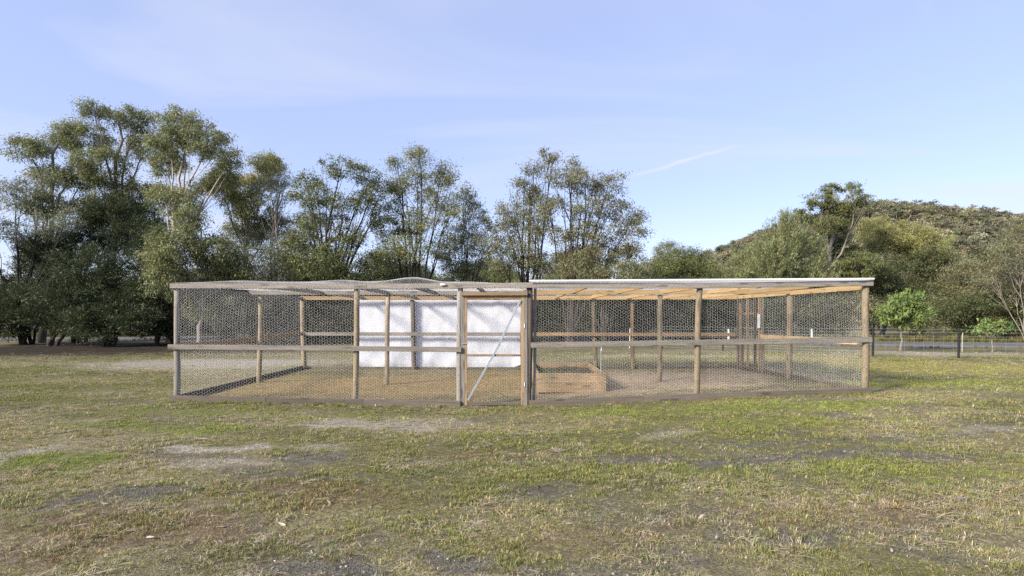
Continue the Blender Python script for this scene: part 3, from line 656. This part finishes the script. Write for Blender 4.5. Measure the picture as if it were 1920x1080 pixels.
tree('tea_tree', 'dark feathery shrub with paired trunks at the left', 'shrub', 95, 29.3, [(150, 500, 75, 42), (140, 555, 75, 40), (100, 590, 60, 26), (180, 590, 40, 24), (135, 612, 40, 22)], 'tea', 'dark', 'dark', 'multi', .14, 1, G2)
tree('tea_tree', 'widest dark feathery shrub, its boughs almost touching the ground', 'shrub', 205, 29, [(225, 515, 65, 42), (225, 575, 65, 36), (175, 600, 40, 26), (265, 600, 45, 30), (210, 615, 50, 22)], 'tea', 'dark', 'dark', 'multi', .15, 1, G2)
tree('tea_tree', 'dark feathery shrub just left of the pen\'s front corner', 'shrub', 296, 29.6, [(285, 535, 45, 38), (275, 590, 45, 30), (320, 590, 30, 28), (310, 500, 30, 26), (295, 615, 40, 20)], 'tea', 'dark', 'dark', 'multi', .13, 1, G2)
tree('tea_tree', 'tall blackish shrub standing behind the feathery shrubs', 'shrub', 150, 33, [(175, 430, 80, 36), (260, 440, 60, 40), (115, 465, 70, 34), (215, 395, 50, 28), (300, 470, 40, 40), (60, 480, 50, 35)], 'tea', 'dark', 'dark', 'multi', .15, 1.1, G2)
tree('willow_gum', 'drooping olive gum sapling over the pen\'s left roof', 'tree', 372, 28, [(367, 412, 26, 26), (345, 465, 50, 36), (400, 475, 55, 36), (375, 520, 75, 36), (440, 505, 32, 34), (330, 520, 34, 40), (400, 570, 70, 40)], 'euc', 'olive', 'grey', 'single', .12, 1.15, G2)
tree('paperbark', 'greyish twiggy tree between the gums and the round tree', 'tree', 520, 34, [(520, 370, 42, 32), (545, 420, 48, 36), (495, 440, 48, 36), (560, 475, 40, 34), (480, 480, 40, 34), (520, 510, 60, 34), (530, 330, 22, 20)], 'twig', 'grey', 'grey', 'multi', .12, 1.1, G3, 12)
tree('blackwood', 'dark many-stemmed round tree behind the pen\'s left roof', 'tree', 612, 31, [(580, 345, 28, 17), (650, 322, 46, 18), (605, 372, 46, 22), (692, 330, 28, 18), (700, 365, 26, 24), (572, 400, 26, 26), (580, 445, 32, 34), (655, 385, 46, 18), (600, 500, 50, 28), (705, 405, 20, 26), (660, 440, 30, 22), (690, 490, 26, 22), (640, 510, 40, 22), (556, 470, 26, 30), (640, 465, 34, 24), (620, 410, 34, 20)], 'round', 'mid', 'dark', 'multi', .14, .8, G3)
tree('gum_tree', 'upright gum with spiky top behind the white sheet', 'tree', 772, 32, [(742, 300, 14, 18), (790, 300, 30, 18), (830, 330, 24, 24), (780, 335, 55, 24), (738, 365, 30, 32), (818, 372, 34, 26), (728, 418, 22, 34), (845, 405, 22, 28), (762, 425, 26, 26), (725, 470, 24, 28), (795, 415, 30, 24), (775, 470, 44, 26), (832, 460, 28, 26)], 'airy', 'olive', 'dark', 'multi', .11, 1.15, G3)
tree('gum_tree', 'slender airy tree between the two bigger crowns', 'tree', 872, 34, [(876, 360, 20, 20), (882, 398, 28, 22), (870, 440, 34, 28), (848, 475, 34, 28), (905, 470, 30, 28), (915, 425, 18, 20), (870, 505, 50, 24)], 'airy', 'grey', 'dark', 'multi', .08, 1.2, G3)
tree('blackwood', 'dark tree with bare twig tips left of the spreading tree', 'tree', 985, 32.5, [(1030, 298, 20, 16), (1002, 312, 20, 14), (985, 350, 34, 22), (1015, 375, 34, 28), (962, 400, 28, 28), (950, 442, 25, 32), (1002, 430, 34, 32), (985, 480, 45, 32), (935, 490, 25, 28), (1015, 495, 36, 24)], 'round', 'brown', 'dark', 'multi', .14, .75, G3)
tree('blackwood', 'spreading tree with fanned stems above the pen\'s right half', 'tree', 1068, 31, [(1072, 310, 18, 18), (1060, 340, 40, 22), (1098, 350, 40, 22), (1142, 345, 30, 20), (1145, 390, 42, 28), (1090, 395, 38, 22), (1195, 405, 20, 13), (1182, 430, 28, 24), (1112, 435, 40, 22), (1055, 440, 28, 22), (1080, 472, 40, 22), (1030, 390, 24, 22)], 'round', 'brown', 'dark', 'multi', .13, .72, G3)
tree('wattle', 'low brownish spreading tree right of the fanned stems', 'tree', 1135, 30, [(1150, 470, 50, 30), (1192, 480, 34, 30), (1115, 490, 46, 28), (1170, 515, 55, 22), (1080, 505, 40, 22), (1130, 530, 60, 22)], 'twig', 'brown', 'dark', 'multi', .11, 2.0, G3)
tree('small_gum', 'small pale round tree in the gap before the hill', 'tree', 1258, 44, [(1255, 465, 24, 18), (1275, 490, 36, 20), (1238, 498, 28, 20), (1260, 520, 50, 20)], 'airy', 'grey', 'grey', 'multi', .11, 1.4, G4)
tree('wattle', 'low olive tree below the hill\'s left slope', 'tree', 1345, 46, [(1330, 508, 50, 24), (1400, 490, 50, 30), (1300, 520, 36, 18), (1370, 530, 70, 24)], 'bush', 'olive', 'grey', 'multi', .14, 1.1, G4)
tree('heath_bush', 'tall upright spiky bush left of the pine-like tree', 'shrub', 1480, 36, [(1480, 450, 52, 46), (1440, 490, 50, 40), (1522, 480, 46, 48), (1478, 412, 16, 22), (1500, 520, 80, 34), (1425, 525, 50, 30)], 'heath', 'olive', 'dark', 'multi', .13, 1, G4)
tree('banksia', 'tall pine-like tree with tufted crown left of the hilltop', 'tree', 1553, 39, [(1565, 352, 22, 10), (1590, 352, 14, 9), (1535, 378, 36, 14), (1600, 378, 24, 16), (1522, 402, 26, 15), (1572, 392, 30, 16), (1585, 415, 36, 16), (1540, 425, 30, 14), (1570, 445, 44, 18), (1600, 475, 40, 22), (1585, 505, 50, 24)], 'tuft', 'mid', 'grey', 'single', .2, 1.1, G4, 7, .9, .3, .3)
tree('gum_tree', 'pale gum with forked white trunk under the hill', 'tree', 1650, 43, [(1650, 428, 34, 22), (1628, 452, 32, 26), (1682, 452, 44, 30), (1720, 468, 42, 34)], 'euc', 'yellow', 'pale', 'single', .16, 1.0, G4)
for lb, bp, d, bl, lf in [
    ('dark bushy tree right of the pen\'s far corner', 1640, 38, [(1600, 525, 46, 34), (1650, 515, 50, 40), (1640, 570, 60, 40)], 'deep'),
    ('dark bushy tree behind the leafy sapling', 1722, 39, [(1712, 520, 56, 44), (1750, 490, 40, 34), (1730, 570, 60, 40)], 'deep'),
    ('brownish bushy tree between the two saplings', 1795, 38, [(1790, 535, 56, 46), (1800, 500, 40, 28), (1770, 580, 50, 34)], 'brown'),
    ('dark bushy tree behind the small sapling', 1855, 40, [(1850, 510, 56, 46), (1865, 565, 56, 44), (1890, 520, 50, 40)], 'deep'),
    ('dark bushy tree at the right edge beyond the road', 1960, 39, [(1940, 500, 60, 56), (1970, 560, 70, 50)], 'deep')]:
    tree('bushy_tree', lb, 'tree', bp, d, bl, 'bush', lf, 'grey', 'multi', .12, 1.1, G4)
tree('bare_wattle', 'tree with pale bare arching branches at the right edge', 'tree', 1925, 33, [(1905, 440, 30, 40), (1885, 485, 34, 34), (1915, 520, 34, 44), (1870, 530, 26, 26), (1940, 460, 40, 50), (1950, 540, 40, 40)], 'twig', 'brown', 'grey', 'multi', .055, 1.5, G4, 16)
# saplings beyond the fence
def sapling(label, bpx, d, blobs, r0):
    return tree('sapling', label, 'tree', bpx, d, blobs, 'broad', 'fresh', 'grey', 'single', r0, 1.25, 'leafy saplings beyond the fence', 4, 1.0, .25, .4)
sapling('bright green rounded sapling just right of the pen', 1688, 25, [(1692, 568, 36, 22), (1664, 583, 18, 20), (1718, 584, 20, 20), (1690, 598, 38, 15), (1690, 585, 30, 22)], .06)
sapling('small bright green sapling with white stem near the right edge', 1862, 24, [(1862, 611, 22, 11), (1845, 619, 12, 7), (1880, 613, 13, 10)], .045)
# understorey bushes and the wood behind: three kinds, copied
def proto_bush(kind, sty, lf, h, w_, seed):
    rg = np.random.default_rng(seed); bl = []
    for k in range(6):
        a = k * 1.05; rr = w_ * .5 * rg.uniform(.3, .8); bl.append((math.cos(a) * rr, math.sin(a) * rr, h * rg.uniform(.3, .8), w_ * .36, w_ * .36, h * .28))
    root = empty(kind, (0, 0, 0)); link('trunk', trunk_mesh(bl, 'multi', .07, seed, .3, 3), BARK['dark'], root); link('crown', crown_mesh(bl, sty, seed, .9, .35), LM[lf], root); root['look'] = LOOKS[lf]; return root
LOOKS = {'deep': 'deep green ', 'brown': 'brownish ', 'dark': 'dark feathery ', 'olive': 'olive ', 'mid': 'mid green '}
pb = [proto_bush('understorey_bush', 'bush', 'deep', 3.0, 3.6, 901), proto_bush('understorey_bush', 'bush', 'brown', 3.2, 3.4, 902), proto_bush('understorey_bush', 'tea', 'dark', 3.4, 3.6, 903)]
pt = [proto_bush('background_tree', 'bush', 'olive', 6.4, 6.0, 911), proto_bush('background_tree', 'bush', 'mid', 6.8, 5.5, 912)]
rg = np.random.default_rng(5); used = set()
def place(protos, k, x, y, s, label, cat, group):
    p = protos[k % len(protos)]
    if id(p) in used: r = copy_tree(p)
    else: r = p; used.add(id(p))
    r.location = (x, y, gzf(x, y)); r.rotation_euler = (0, 0, rg.uniform(0, 6.28)); r.scale = (s, s, s * rg.uniform(.85, 1.1)); tag(r, p.get('look', '') + label, cat, group)
def road_y(x): return float(np.interp(x, rc[::-1, 0], rc[::-1, 1]))
for k, x in enumerate(np.arange(-46, 52, 3.1)):
    x += rg.uniform(-.8, .8); px_lim = road_y(x)
    y = px_lim + rg.uniform(4.2, 7.5)
    place(pb, int(rg.integers(0, 3)), x, y, rg.uniform(.8, 1.15), 'understorey bush along the edge of the wood behind the road', 'shrub', 'understorey bushes along the wood')
for k, (x, y) in enumerate([(-19, 32), (-16.8, 33.3), (-14.6, 32.2), (-12.6, 33.6), (-10.4, 32.4), (-8.2, 34), (-5.9, 34.6), (-3.8, 35), (-1.5, 34.4), (.8, 34.8), (3, 35.2), (5.2, 34.4), (7.4, 35.4), (9.6, 35), (11.8, 37), (14, 37.5), (16, 37)]):
    place(pb, (2, 2, 2, 2, 0)[k % 5], x, y, rg.uniform(.85, 1.15), 'bush at the foot of the trees behind the pen', 'shrub', 'bushes under the trees behind the pen')
for k, x in enumerate(np.arange(-62, 70, 4.6)):
    place(pt, k, x + rg.uniform(-1.5, 1.5), 56 + rg.uniform(-4, 8), rg.uniform(.75, 1.0), 'background tree in the wood behind everything else', 'tree', 'wood behind the road')

for k, px in enumerate((455, 560, 675, 735, 835, 925, 1010, 1090, 1200, 1290)):
    y = 38.5 + (k % 3) * 1.2; place(pt, k, fx(px, y), y + (4 if px > 800 else 0), (.86, .95, .8, .9)[k % 4], 'mid-height tree standing behind the taller trees beyond the pen', 'tree', 'mid-height trees beyond the pen')

# ---------------------------------------------------------------- fence and small things behind
fence = empty('wire_fence', (14, 21.5, 0), 'wire mesh fence on black steel posts right of the pen', 'fence')
fp = [(26.5, 16.6), (23.7, 17.6), (21.2, 18.5), (18.6, 19.5), (16.1, 20.6), (13.7, 21.7), (11.3, 23.3), (9.3, 25.2), (7.0, 26.6)]
for x, y in fp:
    g = gzf(x, y); o = board('post', (x, y, g - .1), (x + .03, y, g + 1.1), .06, .06, M_BLACK, fence)
for a, c_ in zip(fp[:-1], fp[1:]):
    ga, gb2 = gzf(*a), gzf(*c_); t_ = TB()
    def fpnt(s, h): return (a[0] + (c_[0] - a[0]) * s, a[1] + (c_[1] - a[1]) * s, ga + (gb2 - ga) * s + h)
    for h in (1.05, .93, .80, .70, .58, .45, .32, .20, .10):
        t_.tube([fpnt(0, h), fpnt(.5, h - .008), fpnt(1, h)], .0024, 3, False)
    for s in np.linspace(.05, .95, 9): t_.tube([fpnt(s, .10), fpnt(s + .006, .45), fpnt(s, .80)], .002, 3, False)
    o = link('wire_strands', t_.mesh('wires', False), M_FWIRE, fence, kind='stuff'); o.location = -wloc(fence)
for lb, px, d, h in (('thin white stake behind the pen, left of the pair', 1180, 27.5, .95), ('thin white stake behind the pen, right of the pair', 1242, 27.5, .95), ('pale stake beside the fence post at the right', 1804, 24.5, .8)):
    x = fx(px, d); pole('marker_stake', (x, d, gzf(x, d) - .1), (x + .03, d, gzf(x, d) + h), (.013 if px > 1700 else .02), .012, M_GUARD if px > 1700 else M_WHITE, None, label=lb, cat='stake', group='white marker stakes')
for lb, px in (('white plastic tree guard behind the pen near its right corner', 1366), ('white plastic tree guard seen through the pen\'s right side wall', 1522)):
    x = fx(px, 27); t_ = TB(); t_.tube([(0, 0, 0), (.01, 0, .3), (0, 0, .62)], [.06, .055, .04], 10, False)
    link('tree_guard', t_.mesh('guard'), M_GUARD, None, loc=(x, 27, gzf(x, 27) + .3), label=lb, cat='tree guard', group='white tree guards')
# pale rock outcrop on the hill
rk = empty('rock_outcrop', (300, 360, float(hill_z(np.array([300.]), np.array([360.]))[0])), 'pale bare rock slab on the hillside', 'rock')
for k, (px, py, s) in enumerate([(1768, 462, 9), (1795, 452, 10), (1822, 448, 9), (1845, 452, 6), (1780, 470, 7)]):
    x = fx(px, 345); y = 345.0; bm = bmesh.new(); bmesh.ops.create_icosphere(bm, subdivisions=3, radius=1)
    for v_ in bm.verts:
        n_ = .75 + .5 * float(vnoise(v_.co.x * 2 + k * 5, v_.co.y * 2 + v_.co.z * 2, k)); v_.co *= n_
    bmesh.ops.scale(bm, vec=(s, s * .7, s * .42), verts=bm.verts); me = bpy.data.meshes.new('boulder'); bm.to_mesh(me); bm.free()
    o = link('boulder', me, M_ROCK, rk); o.location = Vector((x, y, EYE - (py - HZ) * 345 / F)) - wloc(rk)

# ---------------------------------------------------------------- scattered cover through geometry nodes
def scatter(name, pts, rot, scl, idx_, tint, sources, mat, label=None):
    n = len(pts); me = bpy.data.meshes.new(name); me.vertices.add(n); me.vertices.foreach_set('co', np.asarray(pts, np.float32).ravel())
    for nm, ty, dat, key in (('rot', 'FLOAT_VECTOR', rot, 'vector'), ('scl', 'FLOAT', scl, 'value'), ('idx', 'INT', idx_, 'value'), ('tint', 'FLOAT_COLOR', tint, 'color')):
        a = me.attributes.new(nm, ty, 'POINT'); a.data.foreach_set(key, np.asarray(dat, np.int32 if ty == 'INT' else np.float32).ravel())
    cl = bpy.data.collections.new(name + '_kinds')
    for k, s in enumerate(sources):
        s.materials.append(mat); so_ = bpy.data.objects.new('%s_kind_%02d' % (name, k), s); cl.objects.link(so_)
    ng = bpy.data.node_groups.new(name, 'GeometryNodeTree')
    ng.interface.new_socket('Geometry', in_out='INPUT', socket_type='NodeSocketGeometry'); ng.interface.new_socket('Geometry', in_out='OUTPUT', socket_type='NodeSocketGeometry')
    gi = ng.nodes.new('NodeGroupInput'); go = ng.nodes.new('NodeGroupOutput'); ip = ng.nodes.new('GeometryNodeInstanceOnPoints'); ci = ng.nodes.new('GeometryNodeCollectionInfo')
    ci.inputs['Collection'].default_value = cl; ci.inputs['Separate Children'].default_value = True; ci.inputs['Reset Children'].default_value = True
    ip.inputs['Pick Instance'].default_value = True
    def na(nm, ty):
        a = ng.nodes.new('GeometryNodeInputNamedAttribute'); a.data_type = ty; a.inputs['Name'].default_value = nm; return [o for o in a.outputs if o.enabled and o.name == 'Attribute'][0]
    L = ng.links.new
    L(gi.outputs[0], ip.inputs['Points']); L(ci.outputs[0], ip.inputs['Instance']); L(na('idx', 'INT'), ip.inputs['Instance Index'])
    L(na('rot', 'FLOAT_VECTOR'), ip.inputs['Rotation']); L(na('scl', 'FLOAT'), ip.inputs['Scale']); L(ip.outputs[0], go.inputs[0])
    o = link(name, me, None, kind='stuff', label=label); md = o.modifiers.new('scatter', 'NODES'); md.node_group = ng; return o
def instmat(name, trans=.25, rough=.6):
    m, t, b = newmat(name); a = N(t, 'ShaderNodeAttribute', attribute_type='INSTANCER'); a.attribute_name = 'tint'
    a2 = N(t, 'ShaderNodeAttribute'); a2.attribute_name = 'shade'
    c = mixc(t, 1.0, a.outputs['Color'], a2.outputs['Color'], 'MULTIPLY')
    t.links.new(c, b.inputs['Base Color']); b.inputs['Roughness'].default_value = rough; b.inputs['Specular IOR Level'].default_value = .25
    tr = N(t, 'ShaderNodeBsdfTranslucent'); t.links.new(c, tr.inputs[0]); ms = N(t, 'ShaderNodeMixShader'); ms.inputs[0].default_value = trans
    t.links.new(b.outputs[0], ms.inputs[1]); t.links.new(tr.outputs[0], ms.inputs[2]); t.links.new(ms.outputs[0], t.nodes['Material Output'].inputs[0]); return m
def shade_attr(me, c): 
    a = me.color_attributes.new('shade', 'FLOAT_COLOR', 'POINT'); a.data.foreach_set('color', np.concatenate([c, np.ones((len(c), 1))], 1).astype(np.float32).ravel()); return me
def tuft(seed, nb, hgt, spread, lean, wid, straw):
    rg = np.random.default_rng(seed); V, Fc, C = [], [], []; n = 0
    for k in range(nb):
        a = rg.uniform(0, 6.28); r = spread * rg.uniform(0, 1) ** .6; p = np.array((math.cos(a) * r, math.sin(a) * r, -.004)); h = hgt * rg.uniform(.45, 1.2)
        a2 = a + rg.normal() * .8; ln = lean * rg.uniform(.2, 1.3); dv = np.array((math.cos(a2), math.sin(a2), 0)); sd = np.array((-dv[1], dv[0], 0)) * wid * rg.uniform(.7, 1.3) * .5
        q1 = p + dv * h * ln * .35 + np.array((0, 0, h * .6)); q2 = p + dv * h * ln + np.array((0, 0, h * max(.08, 1 - .45 * ln)))
        V += [p - sd, p + sd, q1 + sd * .8, q1 - sd * .8, q2]; Fc += [(n, n + 1, n + 2), (n, n + 2, n + 3), (n + 3, n + 2, n + 4)]
        dry = rg.random() < straw; cc = np.array((1.45, 1.3, 1.1)) * rg.uniform(.8, 1.35) if dry else np.array((.95, 1.08, .75)) * rg.uniform(.65, 1.3)
        C += [cc] * 5; n += 5
    return shade_attr(mesh_np('tuft', np.array(V), np.array(Fc)), np.array(C))
def litter(seed, nb, L, wid):
    rg = np.random.default_rng(seed); V, Fc, C = [], [], []; n = 0
    for k in range(nb):
        p = np.array((*rg.normal(0, .05, 2), .006 + rg.uniform(0, .012))); a = rg.uniform(0, 6.28); dv = np.array((math.cos(a), math.sin(a), rg.normal() * .12)) * L * rg.uniform(.4, 1.2)
        sd = np.array((-math.sin(a), math.cos(a), .2)) * wid * .5; md = p + dv * .5 + np.array((*rg.normal(0, .008, 2), .008))
        V += [p - sd, p + sd, md + sd, md - sd, p + dv]; Fc += [(n, n + 1, n + 2), (n, n + 2, n + 3), (n + 3, n + 2, n + 4)]
        C += [np.array((1, .95, .88)) * rg.uniform(.6, 1.5)] * 5; n += 5
    return shade_attr(mesh_np('litter', np.array(V), np.array(Fc)), np.array(C))
src = [tuft(1, 20, .042, .045, .55, .0045, .2), tuft(2, 22, .042, .055, .7, .0045, .35), tuft(3, 16, .055, .035, .5, .0042, .25), tuft(4, 20, .035, .06, .9, .005, .5),
       tuft(5, 24, .030, .06, .8, .005, .15), litter(6, 12, .09, .0035), litter(7, 9, .12, .004), tuft(8, 14, .05, .05, 1.2, .0042, .9)]
rg = np.random.default_rng(21)
ys = []; N0 = 0
yy = np.linspace(2.9, 24, 400); rho = 900 * np.minimum(1, (5.0 / yy) ** 1.65); wid = 1.95 * yy + 5; pdf = rho * wid; tot = np.trapezoid(pdf, yy) if hasattr(np, 'trapezoid') else np.trapz(pdf, yy)
cdf = np.cumsum(pdf); cdf /= cdf[-1]; n = int(tot)
Yp = np.interp(rg.random(n), cdf, yy); Xp = (rg.random(n) - .5) * (1.95 * Yp + 5)
cc, gg_ = ground_cover(Xp, Yp)
inbed = (Xp > bx0 - .05) & (Xp < bx1 + .05) & (Yp > by0 - .05) & (Yp < by1 + .05)
patchy = fbm(Xp / .33, Yp / .33, 71, 3)
keep = (rg.random(n) < np.clip(gg_ * np.clip((patchy - .25) / .3, .15, 1.1), .03, 1)) & ~inbed
Xp, Yp, cc, gg_ = Xp[keep], Yp[keep], cc[keep], gg_[keep]; n = len(Xp); print('tufts', n)
lush = np.clip((gg_ - 1.02) / .25, 0, 1); r_ = rg.random(n)
dryn = fbm(Xp / 1.1, Yp / .8, 81, 3)
idx_ = np.where(r_ < .42, rg.integers(0, 5, n), np.where(r_ < .42 + .5 * np.clip((dryn - .3) / .35, .15, 1), rg.integers(5, 8, n), rg.integers(0, 5, n)))
idx_ = np.where((lush > .3) & (rg.random(n) < .85), rg.choice([0, 1, 4], n), idx_)
green = np.isin(idx_, (0, 1, 2, 3, 4))
gcol = cc * .55 + np.array((.245, .228, .10)) * .45; brn = np.zeros(n)
for k_b, cx_, cy_, rx_, ry_, s_b in PATCH:
    if k_b == 'brown': brn = np.maximum(brn, s_b * np.clip(1.4 - np.hypot((Xp - cx_) / rx_, (Yp - cy_) / ry_), 0, 1))
gcol = gcol * (1 - .55 * brn[:, None]) + np.array((.25, .19, .115)) * .55 * brn[:, None]
gcol = gcol * (1 - lush[:, None] * .5) + np.array((.275, .305, .085)) * lush[:, None] * .5
dcol = cc * .3 + np.array((.41, .37, .30)) * .7
tint = np.where(green[:, None], gcol, dcol) * rg.uniform(.75, 1.3, (n, 1)); tint *= 1 + rg.normal(0, .06, (n, 3))
ne = 900; ex = rg.uniform(XL - .1, XR + .1, ne); ey = YF - .12 - np.abs(rg.normal(0, .05, ne)); sidew = rg.random(ne) < .3
ex = np.where(sidew, np.where(rg.random(ne) < .5, XL - .06, XR + .08) + rg.normal(0, .03, ne), ex); ey = np.where(sidew, rg.uniform(YF, YB, ne), ey)
okp = ~((ex > -.9) & (ex < .25) & ~sidew) & (vnoise(ex * 1.7, ey * 1.7, 33) > .42); ex, ey = ex[okp], ey[okp]; ne = len(ex)
Xp = np.concatenate([Xp, ex]); Yp = np.concatenate([Yp, ey]); idx_ = np.concatenate([idx_, rg.choice([0, 2, 2, 7], ne)])
tint = np.concatenate([tint, np.array((.25, .25, .09)) * rg.uniform(.6, 1.3, (ne, 1))]); n = len(Xp)
tint = np.concatenate([np.clip(tint, .01, .6), np.ones((n, 1))], 1)
scl = rg.uniform(.45, 1.0, n) * np.interp(fbm(Xp / .45, Yp / .45, 131, 2), [.3, .5, .7], [.65, .95, 1.3]) * np.interp(Yp, [3, 8, 24], [.85, 1.05, 1.35]) * np.where((Xp > XL) & (Xp < XR) & (Yp > YF) & (Yp < YB), .55, 1) * np.where(np.arange(n) >= n - ne, 1.15, 1)
M_GRASS = instmat('grass_blades')
scatter('grass', np.stack([Xp, Yp, gz(Xp, Yp)], 1), np.stack([rg.normal(0, .08, n), rg.normal(0, .08, n), rg.uniform(0, 6.28, n)], 1), scl, idx_, tint, src, M_GRASS, 'short patchy paddock grass, green and straw coloured')
# grit and small stones on the bare patches
def stone(seed):
    bm = bmesh.new(); bmesh.ops.create_icosphere(bm, subdivisions=1, radius=.01); rg = np.random.default_rng(seed)
    for v_ in bm.verts: v_.co *= rg.uniform(.6, 1.25)
    bmesh.ops.scale(bm, vec=(1.2, .9, .6), verts=bm.verts); me = bpy.data.meshes.new('stone'); bm.to_mesh(me); bm.free(); return shade_attr(me, np.ones((len(me.vertices), 3)))
n = 16000; Yg = 3 + 9.5 * rg.random(n) ** 1.2; Xg = (rg.random(n) - .5) * (1.95 * Yg + 3); cg, ggr = ground_cover(Xg, Yg); kp = rg.random(n) < np.clip((.85 - ggr) * 1.1, .04, 1); Xg, Yg = Xg[kp], Yg[kp]; n = len(Xg)
tg = np.array((.30, .275, .245)) * rg.uniform(.45, 1.6, (n, 1)); gsc = .35 + .9 * rg.random(n) ** 4
scatter('grit', np.stack([Xg, Yg, gz(Xg, Yg) + .002], 1), np.stack([rg.normal(0, .3, n), rg.normal(0, .3, n), rg.uniform(0, 6.28, n)], 1), gsc, rg.integers(0, 3, n), np.concatenate([np.clip(tg, .02, .7), np.ones((n, 1))], 1), [stone(1), stone(2), stone(3)], instmat('grit_stone', .0, .9), 'grit and small stones on the bare patches')
# fallen gum leaves and bits of bark
def fallen(seed):
    rg = np.random.default_rng(seed); L = .07; a = np.linspace(0, 1, 5); wv = .008 * np.sin(a * math.pi) + .0008; zc = .012 * np.sin(a * 3 + seed)
    v = np.concatenate([np.stack([(a - .5) * L, wv, zc + .004], 1), np.stack([(a - .5) * L, -wv, zc + .006], 1)]); f = np.array([(i, i + 1, i + 6, i + 5) for i in range(4)])
    return shade_attr(mesh_np('leaf', v, f), np.ones((10, 3)))
n = 380; Yp = 3 + 9 * rg.random(n) ** 1.4; Xp = (rg.random(n) - .5) * (1.95 * Yp + 3)
pal = np.array([(.34, .29, .22), (.36, .20, .12), (.42, .38, .32), (.22, .15, .10)]); tint = pal[rg.choice(4, n, p=[.4, .2, .2, .2])] * rg.uniform(.8, 1.2, (n, 1))
scatter('fallen_leaves', np.stack([Xp, Yp, gz(Xp, Yp) + .012], 1), np.stack([rg.normal(0, .3, n), rg.normal(0, .3, n), rg.uniform(0, 6.28, n)], 1), rg.uniform(.5, 1.3, n), rg.integers(0, 3, n), np.concatenate([tint, np.ones((n, 1))], 1), [fallen(1), fallen(2), fallen(3)], instmat('dead_leaves', .15), 'dead gum leaves scattered over the grass')
# taller dry grass and weeds along the verge
src2 = [tuft(31, 40, .45, .18, .5, .014, .5), tuft(32, 36, .35, .22, .6, .014, .3), tuft(33, 40, .55, .15, .4, .012, .7)]
n = 2600; Xp = rg.uniform(-45, 48, n); ry_ = np.interp(Xp, rc[::-1, 0], rc[::-1, 1]); side = rg.random(n); Yp = np.where(side < .7, ry_ + rg.uniform(2.8, 5.5, n), ry_ - rg.uniform(2.6, 3.6, n))
tint = np.array((.125, .118, .05)) * rg.uniform(.6, 1.4, (n, 1)) * (1 + rg.normal(0, .08, (n, 3)))
scatter('verge_grass', np.stack([Xp, Yp, gz(Xp, Yp)], 1), np.stack([np.zeros(n), np.zeros(n), rg.uniform(0, 6.28, n)], 1), np.where(Yp < ry_, .35, 1) * rg.uniform(.5, 1.1, n), rg.integers(0, 3, n), np.concatenate([np.clip(tint, .02, .5), np.ones((n, 1))], 1), src2, M_GRASS, 'long rough grass along the road verge')
# weeds in the bed
n = 140; Xp = rg.uniform(bx0 + .08, bx1 - .1, n); Yp = rg.uniform(by0 + .1, by1 - .1, n); Xp[:60] = bx0 + .12 + .25 * rg.random(60); Yp[:60] = by0 + .2 + .9 * rg.random(60)
big = np.arange(n) < 60
scatter('bed_weeds', np.stack([Xp, Yp, np.full(n, bg0 + .27)], 1), np.stack([np.zeros(n), np.zeros(n), rg.uniform(0, 6.28, n)], 1), np.where(big, 3.2, 1.4) * rg.uniform(.6, 1.2, n), rg.choice([0, 1, 4], n), np.concatenate([np.where(big[:, None], np.array((.09, .19, .04)), np.array((.14, .15, .07))) * rg.uniform(.7, 1.3, (n, 1)), np.ones((n, 1))], 1), [s.copy() for s in src], M_GRASS, 'green weeds growing in the raised bed')
# forest on the far hill
def hill_tree(seed, col):
    rg = np.random.default_rng(seed); V, Fc, C = [], [], []; nv = 0
    for k in range(11):
        c0 = np.array((*rg.normal(0, 1.6, 2), rg.uniform(4.0, 9.5))); nl = 55
        p = c0 + rg.normal(size=(nl, 3)) * np.array((1.0, 1.0, .5)); ti = np.tile(np.array(col) * rg.uniform(.75, 1.25), (nl, 1)) * rg.uniform(.9, 1.1, (nl, 1))
        v, f, t = leaves(p, rg.normal(size=(nl, 3)) * np.array((1, 1, .5)), 1.0, .7, ti, rg); V.append(v); Fc.append(f + nv); C.append(t); nv += len(v)
    tb = TB()
    for k in range(3): tb.tube(limb_pts((0, 0, -1), (*rg.normal(0, 1.3, 2), rg.uniform(5, 8)), 5, .08, rg, 0), np.linspace(.3, .1, 5), 4, False)
    tv_ = np.concatenate(tb.v); tf = np.concatenate(tb.f); tf = np.concatenate([tf[:, [0, 1, 2]], tf[:, [0, 2, 3]]]); V.append(tv_); Fc.append(tf + nv); C.append(np.tile((2.2, 2.05, 2.2), (len(tv_), 1)))
    return shade_attr(mesh_np('hill_tree', np.concatenate(V), np.concatenate(Fc)), np.concatenate(C))
hs = [hill_tree(s, c_) for s, c_ in ((1, (1, 1, 1)), (2, (1.15, 1.05, .95)), (3, (.78, .86, .74)), (4, (1.3, 1.22, 1.2)), (5, (.62, .68, .64)))]
n = 20000; Yp = 175 + 290 * rg.random(n) ** .9; pxp = rg.uniform(1150, 2500, n); Xp = (pxp - 960) * Yp / F
open_ = fbm(Xp / 30, Yp / 30, 15, 3); keep = (open_ > .33) & ~((np.abs(Xp - fx(1800, 345)) < 16) & (np.abs(Yp - 338) < 16)); Xp, Yp = Xp[keep], Yp[keep]; n = len(Xp)
tint = np.array((.20, .195, .132)) * rg.uniform(.55, 1.45, (n, 1)) * (1 + rg.normal(0, .035, (n, 3)))  # leaf tint paled and greyed to put distance haze into the colour
scatter('hill_forest', np.stack([Xp, Yp, hill_z(Xp, Yp)], 1), np.stack([np.zeros(n), np.zeros(n), rg.uniform(0, 6.28, n)], 1), rg.uniform(.28, .62, n) + .45 * rg.random(n) ** 4, rg.integers(0, 5, n), np.concatenate([np.clip(tint, .02, .5), np.ones((n, 1))], 1), hs, instmat('hill_leaves', .2), 'gum forest covering the distant hill')
